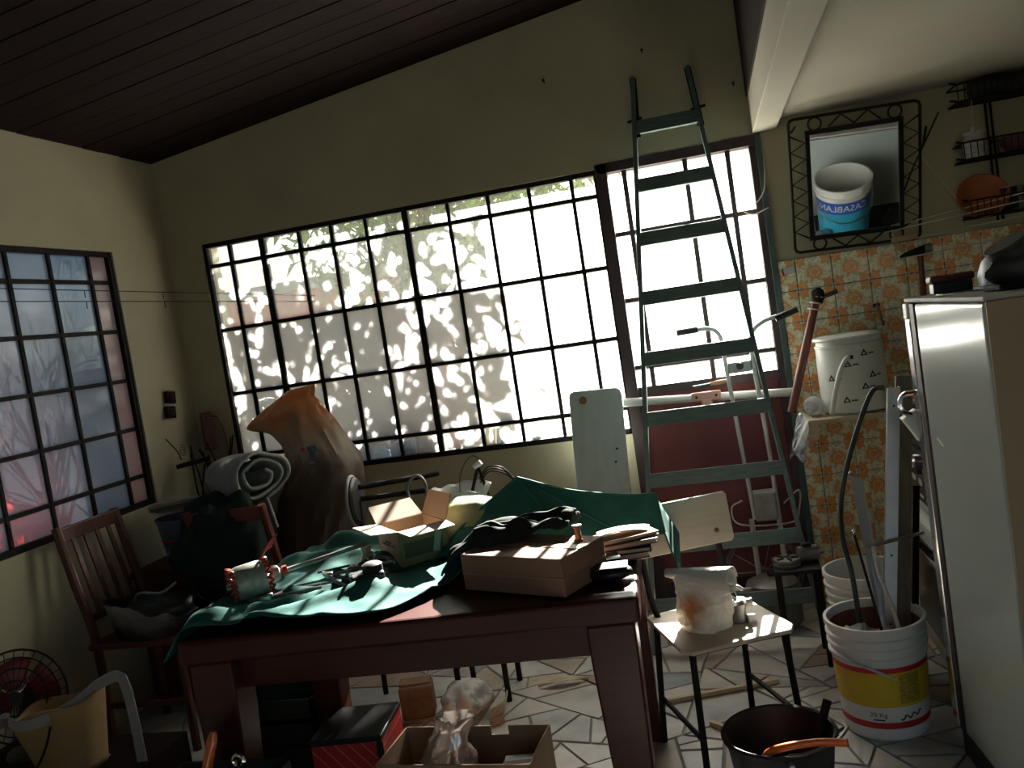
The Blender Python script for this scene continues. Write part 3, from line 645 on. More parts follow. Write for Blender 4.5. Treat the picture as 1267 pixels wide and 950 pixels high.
# white plastic bag with rolled top
def bag_material():
    mt = bpy.data.materials.new('white_bag'); mt.use_nodes = True; N = mt.node_tree.nodes; L = mt.node_tree.links; p = N['Principled BSDF']
    p.inputs['Roughness'].default_value = .35
    p.inputs['Subsurface Weight'].default_value = 0.0
    tc = N.new('ShaderNodeTexCoord'); nz = N.new('ShaderNodeTexNoise'); nz.inputs['Scale'].default_value = 14; L.new(tc.outputs['Object'], nz.inputs['Vector'])
    vm = N.new('ShaderNodeVectorMath'); vm.operation = 'DISTANCE'; vm.inputs[1].default_value = (-.015, -.085, .075); L.new(tc.outputs['Object'], vm.inputs[0])
    a = N.new('ShaderNodeMath'); a.operation = 'MULTIPLY_ADD'; L.new(nz.outputs['Fac'], a.inputs[0]); a.inputs[1].default_value = .08; L.new(vm.outputs['Value'], a.inputs[2])
    rp = N.new('ShaderNodeValToRGB'); rp.color_ramp.elements[0].position = .06; rp.color_ramp.elements[0].color = (.42, .17, .06, 1); rp.color_ramp.elements[1].position = .125; rp.color_ramp.elements[1].color = (.70, .68, .63, 1)
    L.new(a.outputs[0], rp.inputs[0]); L.new(rp.outputs[0], p.inputs['Base Color'])
    n2 = N.new('ShaderNodeTexNoise'); n2.inputs['Scale'].default_value = 11; n2.inputs['Detail'].default_value = 3; n2.inputs['Distortion'].default_value = 1.5; L.new(tc.outputs['Object'], n2.inputs['Vector'])
    ab = N.new('ShaderNodeMath'); ab.operation = 'PINGPONG'; ab.inputs[1].default_value = .09; L.new(n2.outputs['Fac'], ab.inputs[0])
    bp = N.new('ShaderNodeBump'); bp.inputs['Strength'].default_value = .45; bp.inputs['Distance'].default_value = .05; L.new(ab.outputs[0], bp.inputs['Height']); L.new(bp.outputs[0], p.inputs['Normal'])
    tl = N.new('ShaderNodeBsdfTranslucent'); L.new(rp.outputs[0], tl.inputs[0]); mx = N.new('ShaderNodeMixShader'); mx.inputs[0].default_value = .18
    L.new(p.outputs[0], mx.inputs[1]); L.new(tl.outputs[0], mx.inputs[2]); L.new(mx.outputs[0], N['Material Output'].inputs[0]); MATS['white_bag'] = mt
bag_material()
pb = thing('plastic_bag', 'white plastic bag with rolled top and rusty stain on the chair seat', 'bag', (-.145, 2.775, .4465), -.42)
def bagf(u, v):
    a = u * 2 * PI; prof = [(.0, .001), (.072, .0), (.084, .02), (.081, .06), (.073, .10), (.076, .13), (.080, .152)]
    t = v * (len(prof) - 1); i = min(int(t), len(prof) - 2); r = lerp(prof[i][0], prof[i + 1][0], t - i); z = lerp(prof[i][1], prof[i + 1][1], t - i)
    fl = v ** 2; x = math.cos(a) * r * (1 + .35 * fl); y = math.sin(a) * r * (1 - .72 * fl); d_ = Vector((math.cos(a) * 2, math.sin(a) * 2, v * 4)); w_ = (0 if v == 0 else 1) * (.012 * noise.fractal(d_, 1, 2, 3) + .016 * (.25 - abs(noise.noise(d_ * 1.5 + Vector((5, 2, 1))))) + .008 * (.25 - abs(noise.noise(d_ * 3.2))))
    return Vector((x * (1 + w_ * 9), y * (1 + w_ * 9), z + fl * .02 * -math.cos(a)))
B().grid(bagf, 72, 44, True).build('sack', 'white_bag', pb, smooth='all', local=True)
q = B()
q.grid(lambda u, v: Vector((-.118 + .225 * u, (.036 - .003 * math.sin(u * 7)) * math.cos(v * 2.4 * PI) * (1 - .3 * v) * (.45 + .75 * u), .165 - .012 * u + (.038 - .011 * v) * math.sin(v * 2.4 * PI) * (.4 + .8 * u))), 24, 26)
q.build('rolled_top', 'white_bag', pb, smooth='all', solid=.0012, local=True)
# metal parts next to the bag
t = thing('carburettor', 'grey cast metal carburettor beside the bag on the chair', 'carburettor', (-.045, 2.795, .4465), .3)
B().lathe([(0, 0), (.026, 0), (.028, .01), (.024, .03), (.028, .05), (.030, .06), (.02, .07), (0, .07)], (0, 0, 0), 20).build('body', 'steel', t, smooth=True, local=True)
B().tube([(-.03, 0, .05), (.05, .005, .055)], .012, 10).build('throat', 'lamination', t, smooth=True, local=True)
B().tube(curve([(0, 0, .07), (-.02, .01, .09), (.01, .02, .105), (.03, .02, .092)], 5), .006, 8).build('lever', 'steel', t, smooth=True, local=True)
B().box((.035, -.02, .012), (.026, .022, .024)).build('connector', 'white_plastic', t, bevel=.002, local=True)
# ================================================================ RIGHT SIDE
# ---------------------------------------------------------------- painter's ladder
mat('ladder_green', (0.10, 0.15, 0.147), 0.55, var=0.35, scale=14, stretch=(1, 6, 6), bump=0.1)
ld = thing('step_ladder', 'tall tapered green wooden ladder with flat rungs leaning on the door', 'ladder', (-.07, 3.70, 0))
LYz = lambda z: 3.685 + .515 * z / 2.5
Lx = [(2.5, -.206, .04), (2.268, -.222, .072), (2.003, -.245, .09), (1.762, -.273, .116), (1.50, -.300, .143), (1.235, -.325, .165), (.976, -.356, .196), (.715, -.374, .209), (.437, -.392, .235), (.196, -.412, .258), (0.0, -.428, .275)]
for k in (1, 2):
    B().bar((Lx[-1][k], LYz(0), 0.0), (Lx[0][k], LYz(2.5), 2.5), .020, .052, (0, 1, 0)).build('rail', 'ladder_green', ld, bevel=.003)
for z, a, c in Lx[1:-1]:
    B().bar((a + .004, LYz(z) - .012, z), (c - .004, LYz(z) - .012, z), .020, .062, (0, .2, 1)).build('rung', 'ladder_green', ld, bevel=.002)
for k in (1, 2):
    z, x = 2.30, Lx[0][k] + (Lx[1][k] - Lx[0][k]) * .8
    B().tube([(x - .035, LYz(z) - .02, z), (x + .03, LYz(z) - .01, z + .01)], .006, 8).build('hinge_bolt', 'iron', ld, smooth=True)
    B().bar((Lx[0][k], LYz(2.5), 2.50), (x, LYz(z) - .028, 2.22), .03, .008, (0, 1, 0)).build('hinge_strap', 'iron', ld)
# ---------------------------------------------------------------- grips frame behind the ladder
mat('tube_white', (0.55, 0.54, 0.52), 0.35, 0.2, var=0.15, scale=20)
mat('greasy_grey', (0.28, 0.27, 0.25), 0.6, var=0.3, scale=20)
hf = thing('handlebar_frame', 'white tube frame with two black hand grips standing behind the ladder', 'exercise frame', (.07, 4.08, .0))
yy = 4.08
B().tube(curve([(-.075, yy, 1.325), (-.03, yy, 1.325), (.01, yy, 1.305), (.028, yy, 1.25), (.030, yy, 1.15), (.048, yy, .8), (.066, yy, .44)], 6), .010, 10).build('upright_tube', 'tube_white', hf, smooth=True)
B().tube(curve([(.275, yy, 1.335), (.215, yy, 1.32), (.165, yy, 1.285), (.150, yy, 1.23), (.150, yy, 1.12), (.165, yy, .8), (.172, yy, .44)], 6), .010, 10).build('upright_tube', 'tube_white', hf, smooth=True)
for a, c in (((-.165, yy, 1.325), (-.07, yy, 1.327)), ((.268, yy, 1.325), (.365, yy, 1.353))):
    B().tube([a, c], .0155, 10).build('grip', 'black_plastic', hf, smooth=True)
B().box((.09, yy, 1.135), (.10, .03, .05)).build('bracket', 'steel', hf, bevel=.004)
B().lathe([(0, 0), (.016, 0), (.016, .012), (0, .012)], (.09, yy - .015, 1.14), 14, Matrix.Rotation(PI / 2, 3, 'X')).build('knob', 'black_plastic', hf, smooth=True)
B().box((.118, yy, .50), (.10, .09, .13)).build('gear_box', 'greasy_grey', hf, bevel=.01)
B().tube([(.05, yy, .44), (.05, yy, .0)], .012, 8).build('foot_tube', 'tube_white', hf); B().tube([(.17, yy, .44), (.17, yy, .0)], .012, 8).build('foot_tube', 'tube_white', hf)
B().tube(curve([(.20, yy, .5), (.27, yy - .03, .56), (.26, yy - .02, .47), (.22, yy - .04, .42), (.0, yy - .04, .43), (-.03, yy, .50), (.02, yy, .53)], 6), .004, 6).build('cord', 'wire_white', hf, smooth=True)
# ---------------------------------------------------------------- pipe with clamp on the door
pp = thing('grey_pipe', 'grey plastic pipe fixed across the red door below its panes', 'pipe', (-.06, 4.19, 1.0))
B().tube([(-.46, 4.205, 1.028), (.355, 4.205, .975)], .020, 14).build('tube', 'tube_white', pp, smooth=True)
mat('clamp_pink', (0.55, 0.30, 0.24), 0.6, var=0.15)
q = B(); q.box((-.075, 4.185, 1.012), (.135, .03, .042)); q.box((-.075, 4.183, .975), (.05, .03, .05)); q.build('tee_clamp', 'clamp_pink', pp, bevel=.005)
for x in (-.12, -.03): B().lathe([(0, 0), (.006, 0), (.006, .006), (0, .007)], (x, 4.168, 1.013), 8, Matrix.Rotation(PI / 2, 3, 'X')).build('bolt', 'iron', pp)
t = thing('chisel', 'wooden-handled chisel resting on the door rail above the pipe', 'chisel', (-.08, 4.20, 1.055))
B().tube([(-.13, 4.215, 1.058), (-.05, 4.215, 1.062)], .006, 8).build('blade', 'jamb_green', t); B().tube([(-.05, 4.215, 1.062), (-.02, 4.215, 1.064), (.03, 4.215, 1.067)], [.008, .011, .009], 10).build('handle', 'cardboard', t, smooth=True)
# ---------------------------------------------------------------- pale board leaning against the wall
mat('board_pale', (0.46, 0.52, 0.51), 0.6, var=0.14, scale=5, stretch=(6, 6, 1))
bd = thing('pale_board', 'pale bluish board with rounded corner leaning below the barred window', 'board', (-.57, 4.05, 0))
Mb2 = Matrix.Translation((-.62, 3.99, .0)) @ Matrix.Rotation(-.14, 4, 'X') @ Matrix.Rotation(.035, 4, 'Y') @ Matrix.Rotation(PI / 2, 4, 'X')
B().prism([(-.125, 0), (.125, 0), (.125, 1.09), (.118, 1.115), (.10, 1.125), (-.10, 1.125), (-.118, 1.118), (-.125, 1.10)], -.012, .012, Mb2).build('panel', 'board_pale', bd, bevel=.004)
for dx, dz in ((.07, .78), (.08, .84)):
    c = Mb2 @ Vector((dx, dz, .0125)); B().lathe([(0, 0), (.006, 0), (0, .001)], c, 10, Mb2.to_3x3()).build('screw_hole', 'black_plastic', bd)
mat('rust', (0.30, 0.16, 0.08), 0.8, var=0.4, scale=30)
c = Mb2 @ Vector((-.06, 1.08, .0125)); B().lathe([(0, 0), (.018, 0), (0, .0008)], c, 12, Mb2.to_3x3(), wob=.5).build('rust_spot', 'rust', bd)
# ---------------------------------------------------------------- mirror in a wrought iron frame
mi = thing('wall_mirror', 'rectangular mirror in a zigzag wrought iron frame above the tiles', 'mirror', (.69, 4.2, 1.60), 0)
tilt = 0.325; Mm = Matrix.Translation((.662, 4.215, 1.590)) @ Matrix.Rotation(.036, 4, 'Y') @ Matrix.Rotation(tilt, 4, 'X')     # local x right, z up, leaning into the room
P_ = lambda x, z, y=0: Mm @ Vector((x, y, z))
def wire(pts, r, name, mt='iron', closed=False): return B().tube([P_(*p) for p in pts], r, 8, closed).build(name, mt, mi, smooth=True)
HW, HH = .262, .585
wire([(-HW, .02), (-HW + .006, .006), (-HW + .02, 0), (HW - .02, 0), (HW - .006, .006), (HW, .02), (HW, HH - .02), (HW - .006, HH - .006), (HW - .02, HH), (-HW + .02, HH), (-HW + .006, HH - .006), (-HW, HH - .02)], .0065, 'outer_frame', closed=True)
gw, g0, g1 = .178, .068, .512
q = B()
for (x0, x1, z0, z1) in ((-gw - .018, -gw, g0 - .018, g1 + .018), (gw, gw + .018, g0 - .018, g1 + .018), (-gw, gw, g0 - .018, g0), (-gw, gw, g1, g1 + .018)):
    bb_ = B().b2(x0, x1, -.012, .010, z0, z1); q.add([Mm @ Vector(v) for v in bb_.v], bb_.f)
q.build('inner_frame', 'iron', mi)
mirm = bpy.data.materials.new('mirror_glass'); mirm.use_nodes = True; pm = mirm.node_tree.nodes['Principled BSDF']; pm.inputs['Metallic'].default_value = 1; pm.inputs['Roughness'].default_value = .012; pm.inputs['Base Color'].default_value = (.86, .89, .90, 1); MATS['mirror_glass'] = mirm
bb_ = B().b2(-gw, gw, -.003, .003, g0, g1); q = B(); q.add([Mm @ Vector(v) for v in bb_.v], bb_.f); q.build('glass', 'mirror_glass', mi)
def zig(x0, x1, z0, z1, n, vert):
    pts = []
    for i in range(n + 1):
        t = i / n; pts.append((x0 if i % 2 else x1, lerp(z0, z1, t)) if vert else (lerp(z0, z1, t), x0 if i % 2 else x1))
    return pts
wire(zig(-HW + .004, -gw - .02, .06, HH - .07, 13, True), .0042, 'zigzag_wire'); wire(zig(HW - .004, gw + .02, .06, HH - .06, 13, True), .0042, 'zigzag_wire')
wire(zig(HH - .006, g1 + .022, -.10, .11, 4, False), .0042, 'zigzag_wire'); wire(zig(.006, g0 - .022, -.10, .11, 4, False), .0042, 'zigzag_wire')
for x in (-.155, .165):
    for z in (.030, HH - .031): wire([(x + .027 * math.cos(a), z + .027 * math.sin(a)) for a in [2 * PI * k / 20 for k in range(20)]], .0042, 'ring', closed=True)
wire([(-HW + .01, HH - .055), (-HW + .03, HH - .03)], .004, 'spur'); wire([(HW + .012, HH - .19), (HW + .024, HH - .11)], .005, 'spur')
# ---------------------------------------------------------------- wall rack of wire baskets
rk = thing('wall_rack', 'black wire wall rack with three baskets right of the mirror', 'rack', (1.3, 4.15, 1.58))
RX0, RX1 = 1.10, 1.56
for z in (2.105, 1.865, 1.625):
    q = B()
    for (x, y) in ((RX0, 4.23), (RX0, 4.08), (RX1, 4.08), (RX1, 4.23)): pass
    for zz in (z, z + .07): q.tube([(RX0, 4.235, zz), (RX0, 4.09, zz), (RX0 + .03, 4.07, zz), (RX1 - .03, 4.07, zz), (RX1, 4.09, zz), (RX1, 4.235, zz)], .004, 6, True)
    for i in range(19):
        x = lerp(RX0, RX1, i / 18); q.tube([(x, 4.235, z), (x, 4.072, z), (x, 4.07, z + .07)], .0022, 5)
    for i in range(5): q.tube([(RX0, 4.09 + i * .03, z), (RX1, 4.09 + i * .03, z)], .0022, 5)
    q.tube([(RX0, 4.08, z), (RX0 - .035, 4.06, z + .005)], .004, 6); q.tube([(RX0, 4.08, z + .07), (RX0 - .03, 4.06, z + .075)], .004, 6)
    q.build('basket', 'iron', rk)
for x in (1.245, 1.265, 1.44, 1.46): B().tube([(x, 4.238, 1.60), (x, 4.238, 2.20)], .005, 6).build('upright', 'iron', rk)
mat('dark_grey', (0.03, 0.028, 0.028), 0.7, var=0.4); mat('plum', (0.09, 0.035, 0.05), 0.5, var=0.3); mat('bowl_orange', (0.40, 0.10, 0.03), 0.4, var=0.2)
t = thing('dark_cloth_roll', 'dark cloth roll lying in the top basket of the wall rack', 'cloth', (1.33, 4.15, 2.11))
B().tube(curve([(1.16, 4.15, 2.15), (1.25, 4.14, 2.158), (1.36, 4.16, 2.152), (1.5, 4.15, 2.158)], 6), [.035] + [.042] * 17 + [.036], 14).build('roll', 'dark_grey', t, smooth=True)
B().tube([(1.3, 4.15, 2.153 + .043), (1.3, 4.15 - .043, 2.153), (1.3, 4.15, 2.153 - .043), (1.3, 4.15 + .043, 2.153)], .004, 6, True).build('tie', 'iron', t)
mat('glassware', (0.45, 0.45, 0.43), 0.15, var=0.1)
t = thing('glass_jar', 'pale ribbed jar standing in the middle basket of the wall rack', 'jar', (1.165, 4.15, 1.868))
B().lathe([(0, 0), (.045, 0), (.05, .01), (.05, .02), (.047, .025), (.05, .03), (.05, .045), (.047, .05), (.05, .055), (.05, .075), (.04, .09), (.04, .10)], (1.165, 4.15, 1.869), 24).build('body', 'glassware', t, smooth=True)
B().lathe([(.042, 0), (.042, .012), (0, .014)], (1.165, 4.15, 1.969), 24).build('lid', 'wire_white', t, smooth=True)
t = thing('plum_bowl', 'dark plum bowl beside the jar in the middle basket', 'bowl', (1.32, 4.15, 1.868))
B().lathe([(0, 0), (.03, .0), (.035, .004), (.06, .04), (.064, .062), (.060, .062), (.055, .04), (.03, .008), (0, .006)], (1.32, 4.15, 1.869), 24).build('body', 'plum', t, smooth=True); B().lathe([(.060, 0), (.066, 0), (.066, .005), (.060, .005)], (1.32, 4.15, 1.929), 24).build('rim', 'plum', t, smooth=True)
t = thing('orange_bowl', 'shallow orange bowl hanging tipped below the middle basket', 'bowl', (1.16, 4.12, 1.62))
Mo = Matrix.Rotation(1.15, 3, 'X') @ Matrix.Rotation(-.1, 3, 'Y')
B().lathe([(.02, -.05), (.05, -.048), (.085, -.02), (.098, .0), (.094, .0), (.08, -.018), (.045, -.042), (.0, -.044)], (1.165, 4.125, 1.712), 28, Mo).build('body', 'bowl_orange', t, smooth=True)
B().tube([Vector((1.165, 4.125, 1.712)) + Mo @ Vector((.098 * math.cos(a), .098 * math.sin(a), 0)) for a in [2 * PI * k / 28 for k in range(28)]], .004, 6, True).build('rim', 'bowl_orange', t, smooth=True)
for x, lb in ((1.27, 'left tall glass tumbler in the bottom basket of the rack'), (1.36, 'right tall glass tumbler in the bottom basket of the rack')):
    t = thing('tumbler', lb, 'tumbler', (x, 4.15, 1.628), group='tumblers in the rack')
    B().lathe([(0, 0), (.028, 0), (.034, .10), (.032, .10), (.026, .006), (0, .006)], (x, 4.15, 1.629), 20).build('body', 'dark_grey', t, smooth=True); B().lathe([(.032, 0), (.0355, 0), (.0355, .004), (.032, .004)], (x, 4.15, 1.727), 20).build('rim', 'glassware', t, smooth=True)
# ---------------------------------------------------------------- folding wire airer
ar = thing('wire_airer', 'thin white wire drying rack hung by cords between mirror and baskets', 'drying rack', (.95, 4.18, 1.6))
for a in (((.80, 4.20, 1.645), (1.40, 4.03, 1.70)), ((.775, 4.17, 1.625), (1.38, 4.0, 1.665)), ((.80, 4.2, 1.575), (1.39, 4.05, 1.605)), ((.79, 4.16, 1.50), (1.2, 4.05, 1.52))):
    B().tube(a, .003, 6).build('rod', 'wire_white', ar)
for p in ([(.872, 4.2, 1.972), (.81, 4.19, 1.64), (.815, 4.18, 1.50)], [(.935, 4.2, 1.972), (1.075, 4.16, 1.71), (1.085, 4.15, 1.535)]): B().tube(p, .0028, 6).build('cord', 'wire_white', ar)
B().bar((.80, 4.19, 1.585), (.905, 4.17, 1.592), .022, .024).build('wooden_end', 'cardboard', ar, bevel=.003)
tag(B().tube([(1.06, 4.236, 2.10), (.93, 4.24, 1.88), (.82, 4.24, 1.66)], .0035, 6).build('wall_cable', 'iron'), 'dark cable running diagonally down the wall behind the drying rack', 'cable')
t = thing('ball_knob', 'small pale ball knob hanging under the top basket', 'knob', (1.15, 4.1, 1.98))
B().sphere((1.15, 4.1, 1.985), .014, 12, 8).build('ball', 'wire_white', t, smooth='all'); B().tube([(1.15, 4.1, 1.985), (1.155, 4.1, 2.104)], .002, 5).build('cord', 'wire_white', t)
# hammer hung on the wall
t = thing('hammer', 'hammer with dark head and red handle hanging on the tiles', 'hammer', (.91, 4.2, 1.3))
B().tube([(.905, 4.2, 1.30), (.912, 4.2, 1.50)], [.013, .011], 10).build('handle', 'red_brown', t, smooth=True)
q = B(); q.tube([(.83, 4.2, 1.508), (.85, 4.2, 1.512), (.90, 4.2, 1.522), (.955, 4.2, 1.532)], [.006, .012, .017, .020], 10); q.build('head', 'iron', t, smooth=True)
B().lathe([(.016, 0), (.024, 0), (.024, .03), (.016, .03)], (.93, 4.2, 1.527), 12, Matrix.Rotation(PI / 2, 3, 'Y')).build('face', 'steel', t, smooth=True)
t = thing('wall_plate', 'small grey metal plate screwed to the top left tile', 'plate', (.36, 4.235, 1.51))
B().box((.362, 4.234, 1.527), (.055, .008, .03), ry=-.1).build('plate', 'glassware', t, bevel=.002); B().box((.337, 4.23, 1.523), (.006, .012, .034), ry=-.1).build('clip', 'black_plastic', t)
t = thing('wall_hook', 'small metal hook on the tiles above the white drum', 'hook', (.72, 4.23, 1.25))
B().box((.715, 4.236, 1.315), (.03, .006, .014)).build('back_plate', 'iron', t); B().tube(curve([(.715, 4.23, 1.315), (.718, 4.205, 1.30), (.722, 4.20, 1.26), (.728, 4.205, 1.225), (.735, 4.22, 1.24)], 5), .0055, 8).build('hook', 'steel', t, smooth=True)
# red-brown pole with wrapped head
t = thing('wrapped_pole', 'reddish wooden pole with taped head and black handle beside the drum', 'pole', (.30, 4.1, .95))
B().tube([(.285, 4.1, .90), (.38, 4.12, 1.17), (.447, 4.14, 1.36)], [.019, .019, .018], 12).build('shaft', 'red_brown', t, smooth=True)
q = B(); q.sphere((.462, 4.14, 1.395), (.028, .026, .036), 14, 10, .25, 4); q.build('taped_head', 'iron', t, smooth='all')
for k in range(3): B().tube([Vector((.44 + .011 * k, 4.14, 1.34 + .026 * k)) + Vector((math.cos(a) * .024, math.sin(a) * .024, -.3 * math.cos(a) * .024)) for a in [2 * PI * j / 14 for j in range(14)]], .0035, 5, True).build('cord_wrap', 'wire_white', t)
B().tube([(.48, 4.13, 1.385), (.51, 4.125, 1.395), (.545, 4.12, 1.405)], [.006, .010, .010], 10).build('handle', 'black_plastic', t, smooth=True)
# ---------------------------------------------------------------- corner shelf with white drum
mat('shelf_wood', (0.52, 0.41, 0.27), 0.6, var=0.2, scale=7, stretch=(1, 8, 8))
sf = thing('wooden_shelf', 'pale wooden shelf with a drop front on the tiled wall', 'shelf', (.53, 4.1, .85))
B().b2(.33, .80, 3.90, 4.236, .862, .882).build('board', 'shelf_wood', sf, bevel=.002)
q = B(); q.add([(.333, 3.90, .862), (.333, 4.236, .862), (.333, 4.236, .75), (.348, 3.90, .862), (.348, 4.236, .862), (.348, 4.236, .75)], [(0, 1, 2), (5, 4, 3), (0, 3, 4, 1), (1, 4, 5, 2), (2, 5, 3, 0)]); q.build('bracket', 'shelf_wood', sf)
B().b2(.33, .37, 3.888, 3.90, .80, .884).build('front_lip', 'shelf_wood', sf)
mat('drum_white', (0.66, 0.66, 0.62), 0.4, var=0.08, scale=5)
DR = Vector((.552, 4.06, .882)); rd = .138
dr = thing('plastic_drum', 'white plastic drum with lid, hose and triangle marks on the shelf', 'drum', DR)
B().lathe([(0, 0), (rd - .012, 0), (rd, .012), (rd + .002, .15), (rd, .285), (rd + .004, .287), (rd + .004, .297), (rd - .004, .30), (rd - .004, .32), (0, .32)], DR, 40).build('body', 'drum_white', dr, smooth=True)
B().lathe([(rd + .006, 0), (rd + .008, .004), (rd + .006, .012), (rd - .02, .018), (0, .020)], DR + Vector((0, 0, .318)), 40).build('lid', 'drum_white', dr, smooth=True)
def on_drum(c, r, a0, z, pts):     # wrap 2-D points (x along the surface, y up) onto a cylinder, a0 = facing angle
    return [(c[0] + (r) * math.cos(a0 + p[0] / r), c[1] + (r) * math.sin(a0 + p[0] / r), c[2] + z + p[1]) for p in pts]
tri_o = [(-.017, 0), (.017, 0), (0, .028)]; tri_i = [(-.007, .005), (.007, .005), (0, .016)]
def triangle_mark(a0, z):
    q = B(); q.add(on_drum(DR, rd + .0035, a0, z, tri_o + tri_i), [(0, 1, 4, 3), (1, 2, 5, 4), (2, 0, 3, 5)])
    q.add(on_drum(DR, rd + .0035, a0, z, [(.018, .004), (.044, .004), (.044, .010), (.018, .010)]), [(0, 1, 2, 3)]); q.build('triangle_mark', 'black_plastic', dr)
fa = -PI / 2 - .14
for da, z in ((.42, .245), (-.08, .205), (.35, .105), (-.22, .055), (.62, .15), (-.62, .15)): triangle_mark(fa + da, z)
hp = [(DR.x + (rd + .006) * math.cos(fa + a), DR.y + (rd + .010 + e) * math.sin(fa + a), DR.z + z) for a, z, e in ((-.02, .245, 0), (-.10, .243, .01), (-.30, .20, .015), (-.52, .12, .02), (-.72, .04, .03), (-.78, .012, .03))]
B().tube(curve(hp, 6), .010, 10).build('hose', 'drum_white', dr, smooth=True)
B().box(hp[0], (.03, .02, .014)).build('hose_clip', 'iron', dr, bevel=.002)
# clear cup and hanging film
thin_glass('film', (0.8, 0.82, 0.84), 0.5, .2, 30, .25)
t = thing('plastic_cup', 'clear plastic cup lying on its side left of the drum', 'cup', (.375, 3.98, .884))
Mc = Matrix.Rotation(1.35, 3, 'X') @ Matrix.Rotation(.2, 3, 'Y')
B().lathe([(.0, -.07), (.03, -.07), (.042, .0)], (.372, 3.99, .932), 24, Mc).build('wall', 'film', t, smooth=True, solid=.0012); B().tube([Vector((.372, 3.99, .932)) + Mc @ Vector((.043 * math.cos(a), .043 * math.sin(a), 0)) for a in [2 * PI * k / 24 for k in range(24)]], .0025, 6, True).build('rim', 'glassware', t, smooth=True)
q = B(); q.grid(lambda u, v: Vector((.315 - .05 * v + .05 * (u - .5) + .012 * noise.noise(Vector((u * 7, v * 6, 1))), 3.875 + .03 * math.sin(u * 9 + v * 4) * (.4 + .6 * v), .905 - .17 * v + .02 * math.sin(u * 5))), 16, 20)
tag(q.build('plastic_film', 'film', smooth=True, solid=.001), 'crumpled clear plastic film hanging off the left end of the shelf', 'plastic film')
# ---------------------------------------------------------------- refrigerator
mat('fridge_white', (0.38, 0.42, 0.40), 0.16, var=0.06, scale=3, coat=0.3)
mat('fridge_side_shaded', (0.32, 0.24, 0.145), 0.6, var=0.15, scale=3)  # brown is shade put into the colour of the pale side
mat('fridge_top', (0.42, 0.40, 0.36), 0.6, var=0.25, scale=6)
far = Vector((.548, 2.80)); near = Vector((.600, 2.215)); dv = (near - far); fa_ = math.atan2(dv.y, dv.x) + PI / 2
fr = thing('refrigerator', 'old white refrigerator with chrome edge strip and handle at right edge', 'refrigerator', (far.x, far.y, 0), fa_)
FW = dv.length; FH = 1.378        # local: x into the body (right), -y along the door towards the viewer
B().b2(.055, .62, -FW, 0, .05, FH - .012).build('cabinet', 'fridge_side_shaded', fr, bevel=.01, local=True)
B().b2(.004, .62, -FW - .005, -FW - .001, .05, FH - .013).build('near_shaded_panel', 'fridge_side_shaded', fr, local=True)  # added skin that carries the shade brown across the door edge
B().b2(.06, .615, 0, .006, .06, FH - .014).build('far_side_panel', 'fridge_white', fr, local=True)
B().b2(.0, .62, -FW - .001, .001, FH - .012, FH).build('top_panel', 'fridge_top', fr, bevel=.004, local=True)
dd = B().b2(.0, .052, -FW, -.086, .09, FH - .013).build('door', 'fridge_white', fr, bevel=.012, local=True, seg=3)
B().b2(-.004, .05, -.046, .002, .09, FH - .06).build('edge_strip', 'chrome', fr, bevel=.006, local=True)
B().b2(-.002, .05, -.085, -.047, .09, FH - .016).build('edge_trim', 'iron_brown', fr, bevel=.003, local=True)
B().b2(-.006, .05, -.036, .003, FH - .062, FH - .014).build('hinge_cap', 'white_plastic', fr, bevel=.005, local=True)
q = B(); q.tube(curve([(-.004, -.012, 1.10), (-.03, .004, 1.095), (-.042, .01, 1.07), (-.038, .006, 1.045), (-.016, -.01, 1.035)], 5), .0085, 8); q.build('handle', 'chrome', dd, smooth=True, local=True)
q = B(); q.prism([(-.045, 1.025), (-.002, 1.05), (-.002, .95), (-.018, .98)], -.03, .006, Matrix.Rotation(PI / 2, 4, 'X')); q.build('handle_plate', 'white_plastic', dd, bevel=.004, local=True)
B().b2(.012, .60, -FW + .02, -.02, 0, .09).build('plinth', 'black_plastic', fr, local=True)
B().b2(.05, .056, -FW + .01, -.03, .09, FH - .02).build('door_seal', 'black_plastic', fr, local=True)
q = B(); q.tube([(-.001, -.16, .985), (-.001, -.20, .968)], .002, 5); q.build('scratch', 'white_plastic', dd, local=True)
# things on the refrigerator
t = thing('hand_brush', 'dark wooden hand brush lying on the refrigerator edge', 'brush', (.665, 2.74, FH), .05)
B().box((0, 0, .042), (.12, .05, .022)).build('back', 'red_brown', t, bevel=.008, local=True); B().box((0, 0, .016), (.105, .04, .03)).build('bristles', 'black_plastic', t, bevel=.003, local=True)
t = thing('metal_rule', 'bright steel rule lying flat beneath the hand brush', 'ruler', (.72, 2.60, FH), -.04); B().b2(-.12, .2, -.012, .012, 0.001, .003).build('blade', 'chrome', t, local=True); B().b2(-.125, -.115, -.013, .013, .001, .006).build('hook', 'chrome', t, local=True)
mat('boot_black', (0.02, 0.02, 0.022), 0.5, var=0.3, scale=15, bump=0.1); mat('cap_blue', (0.35, 0.40, 0.46), 0.4, var=0.15)
t = thing('work_boot', 'black leather work boot lying on the refrigerator top', 'boot', (.760, 2.40, FH), .2)
q = B(); q.sphere((.0, 0, .05), (.10, .05, .048), 20, 12, .15, 6); q.build('foot', 'boot_black', t, smooth='all', local=True)
q = B(); q.tube(curve([(.02, 0, .05), (-.03, .01, .09), (-.045, .01, .115)], 5), [.045] * 4 + [.05] * 4 + [.052] * 3, 16); q.build('ankle_shaft', 'boot_black', t, smooth=True, local=True)
B().box((.0, 0, .008), (.19, .085, .016)).build('sole', 'iron', t, bevel=.006, local=True)
t = thing('blue_helmet', 'pale blue rounded helmet behind the boot at the right frame edge', 'helmet', (.80, 2.60, FH), .3)
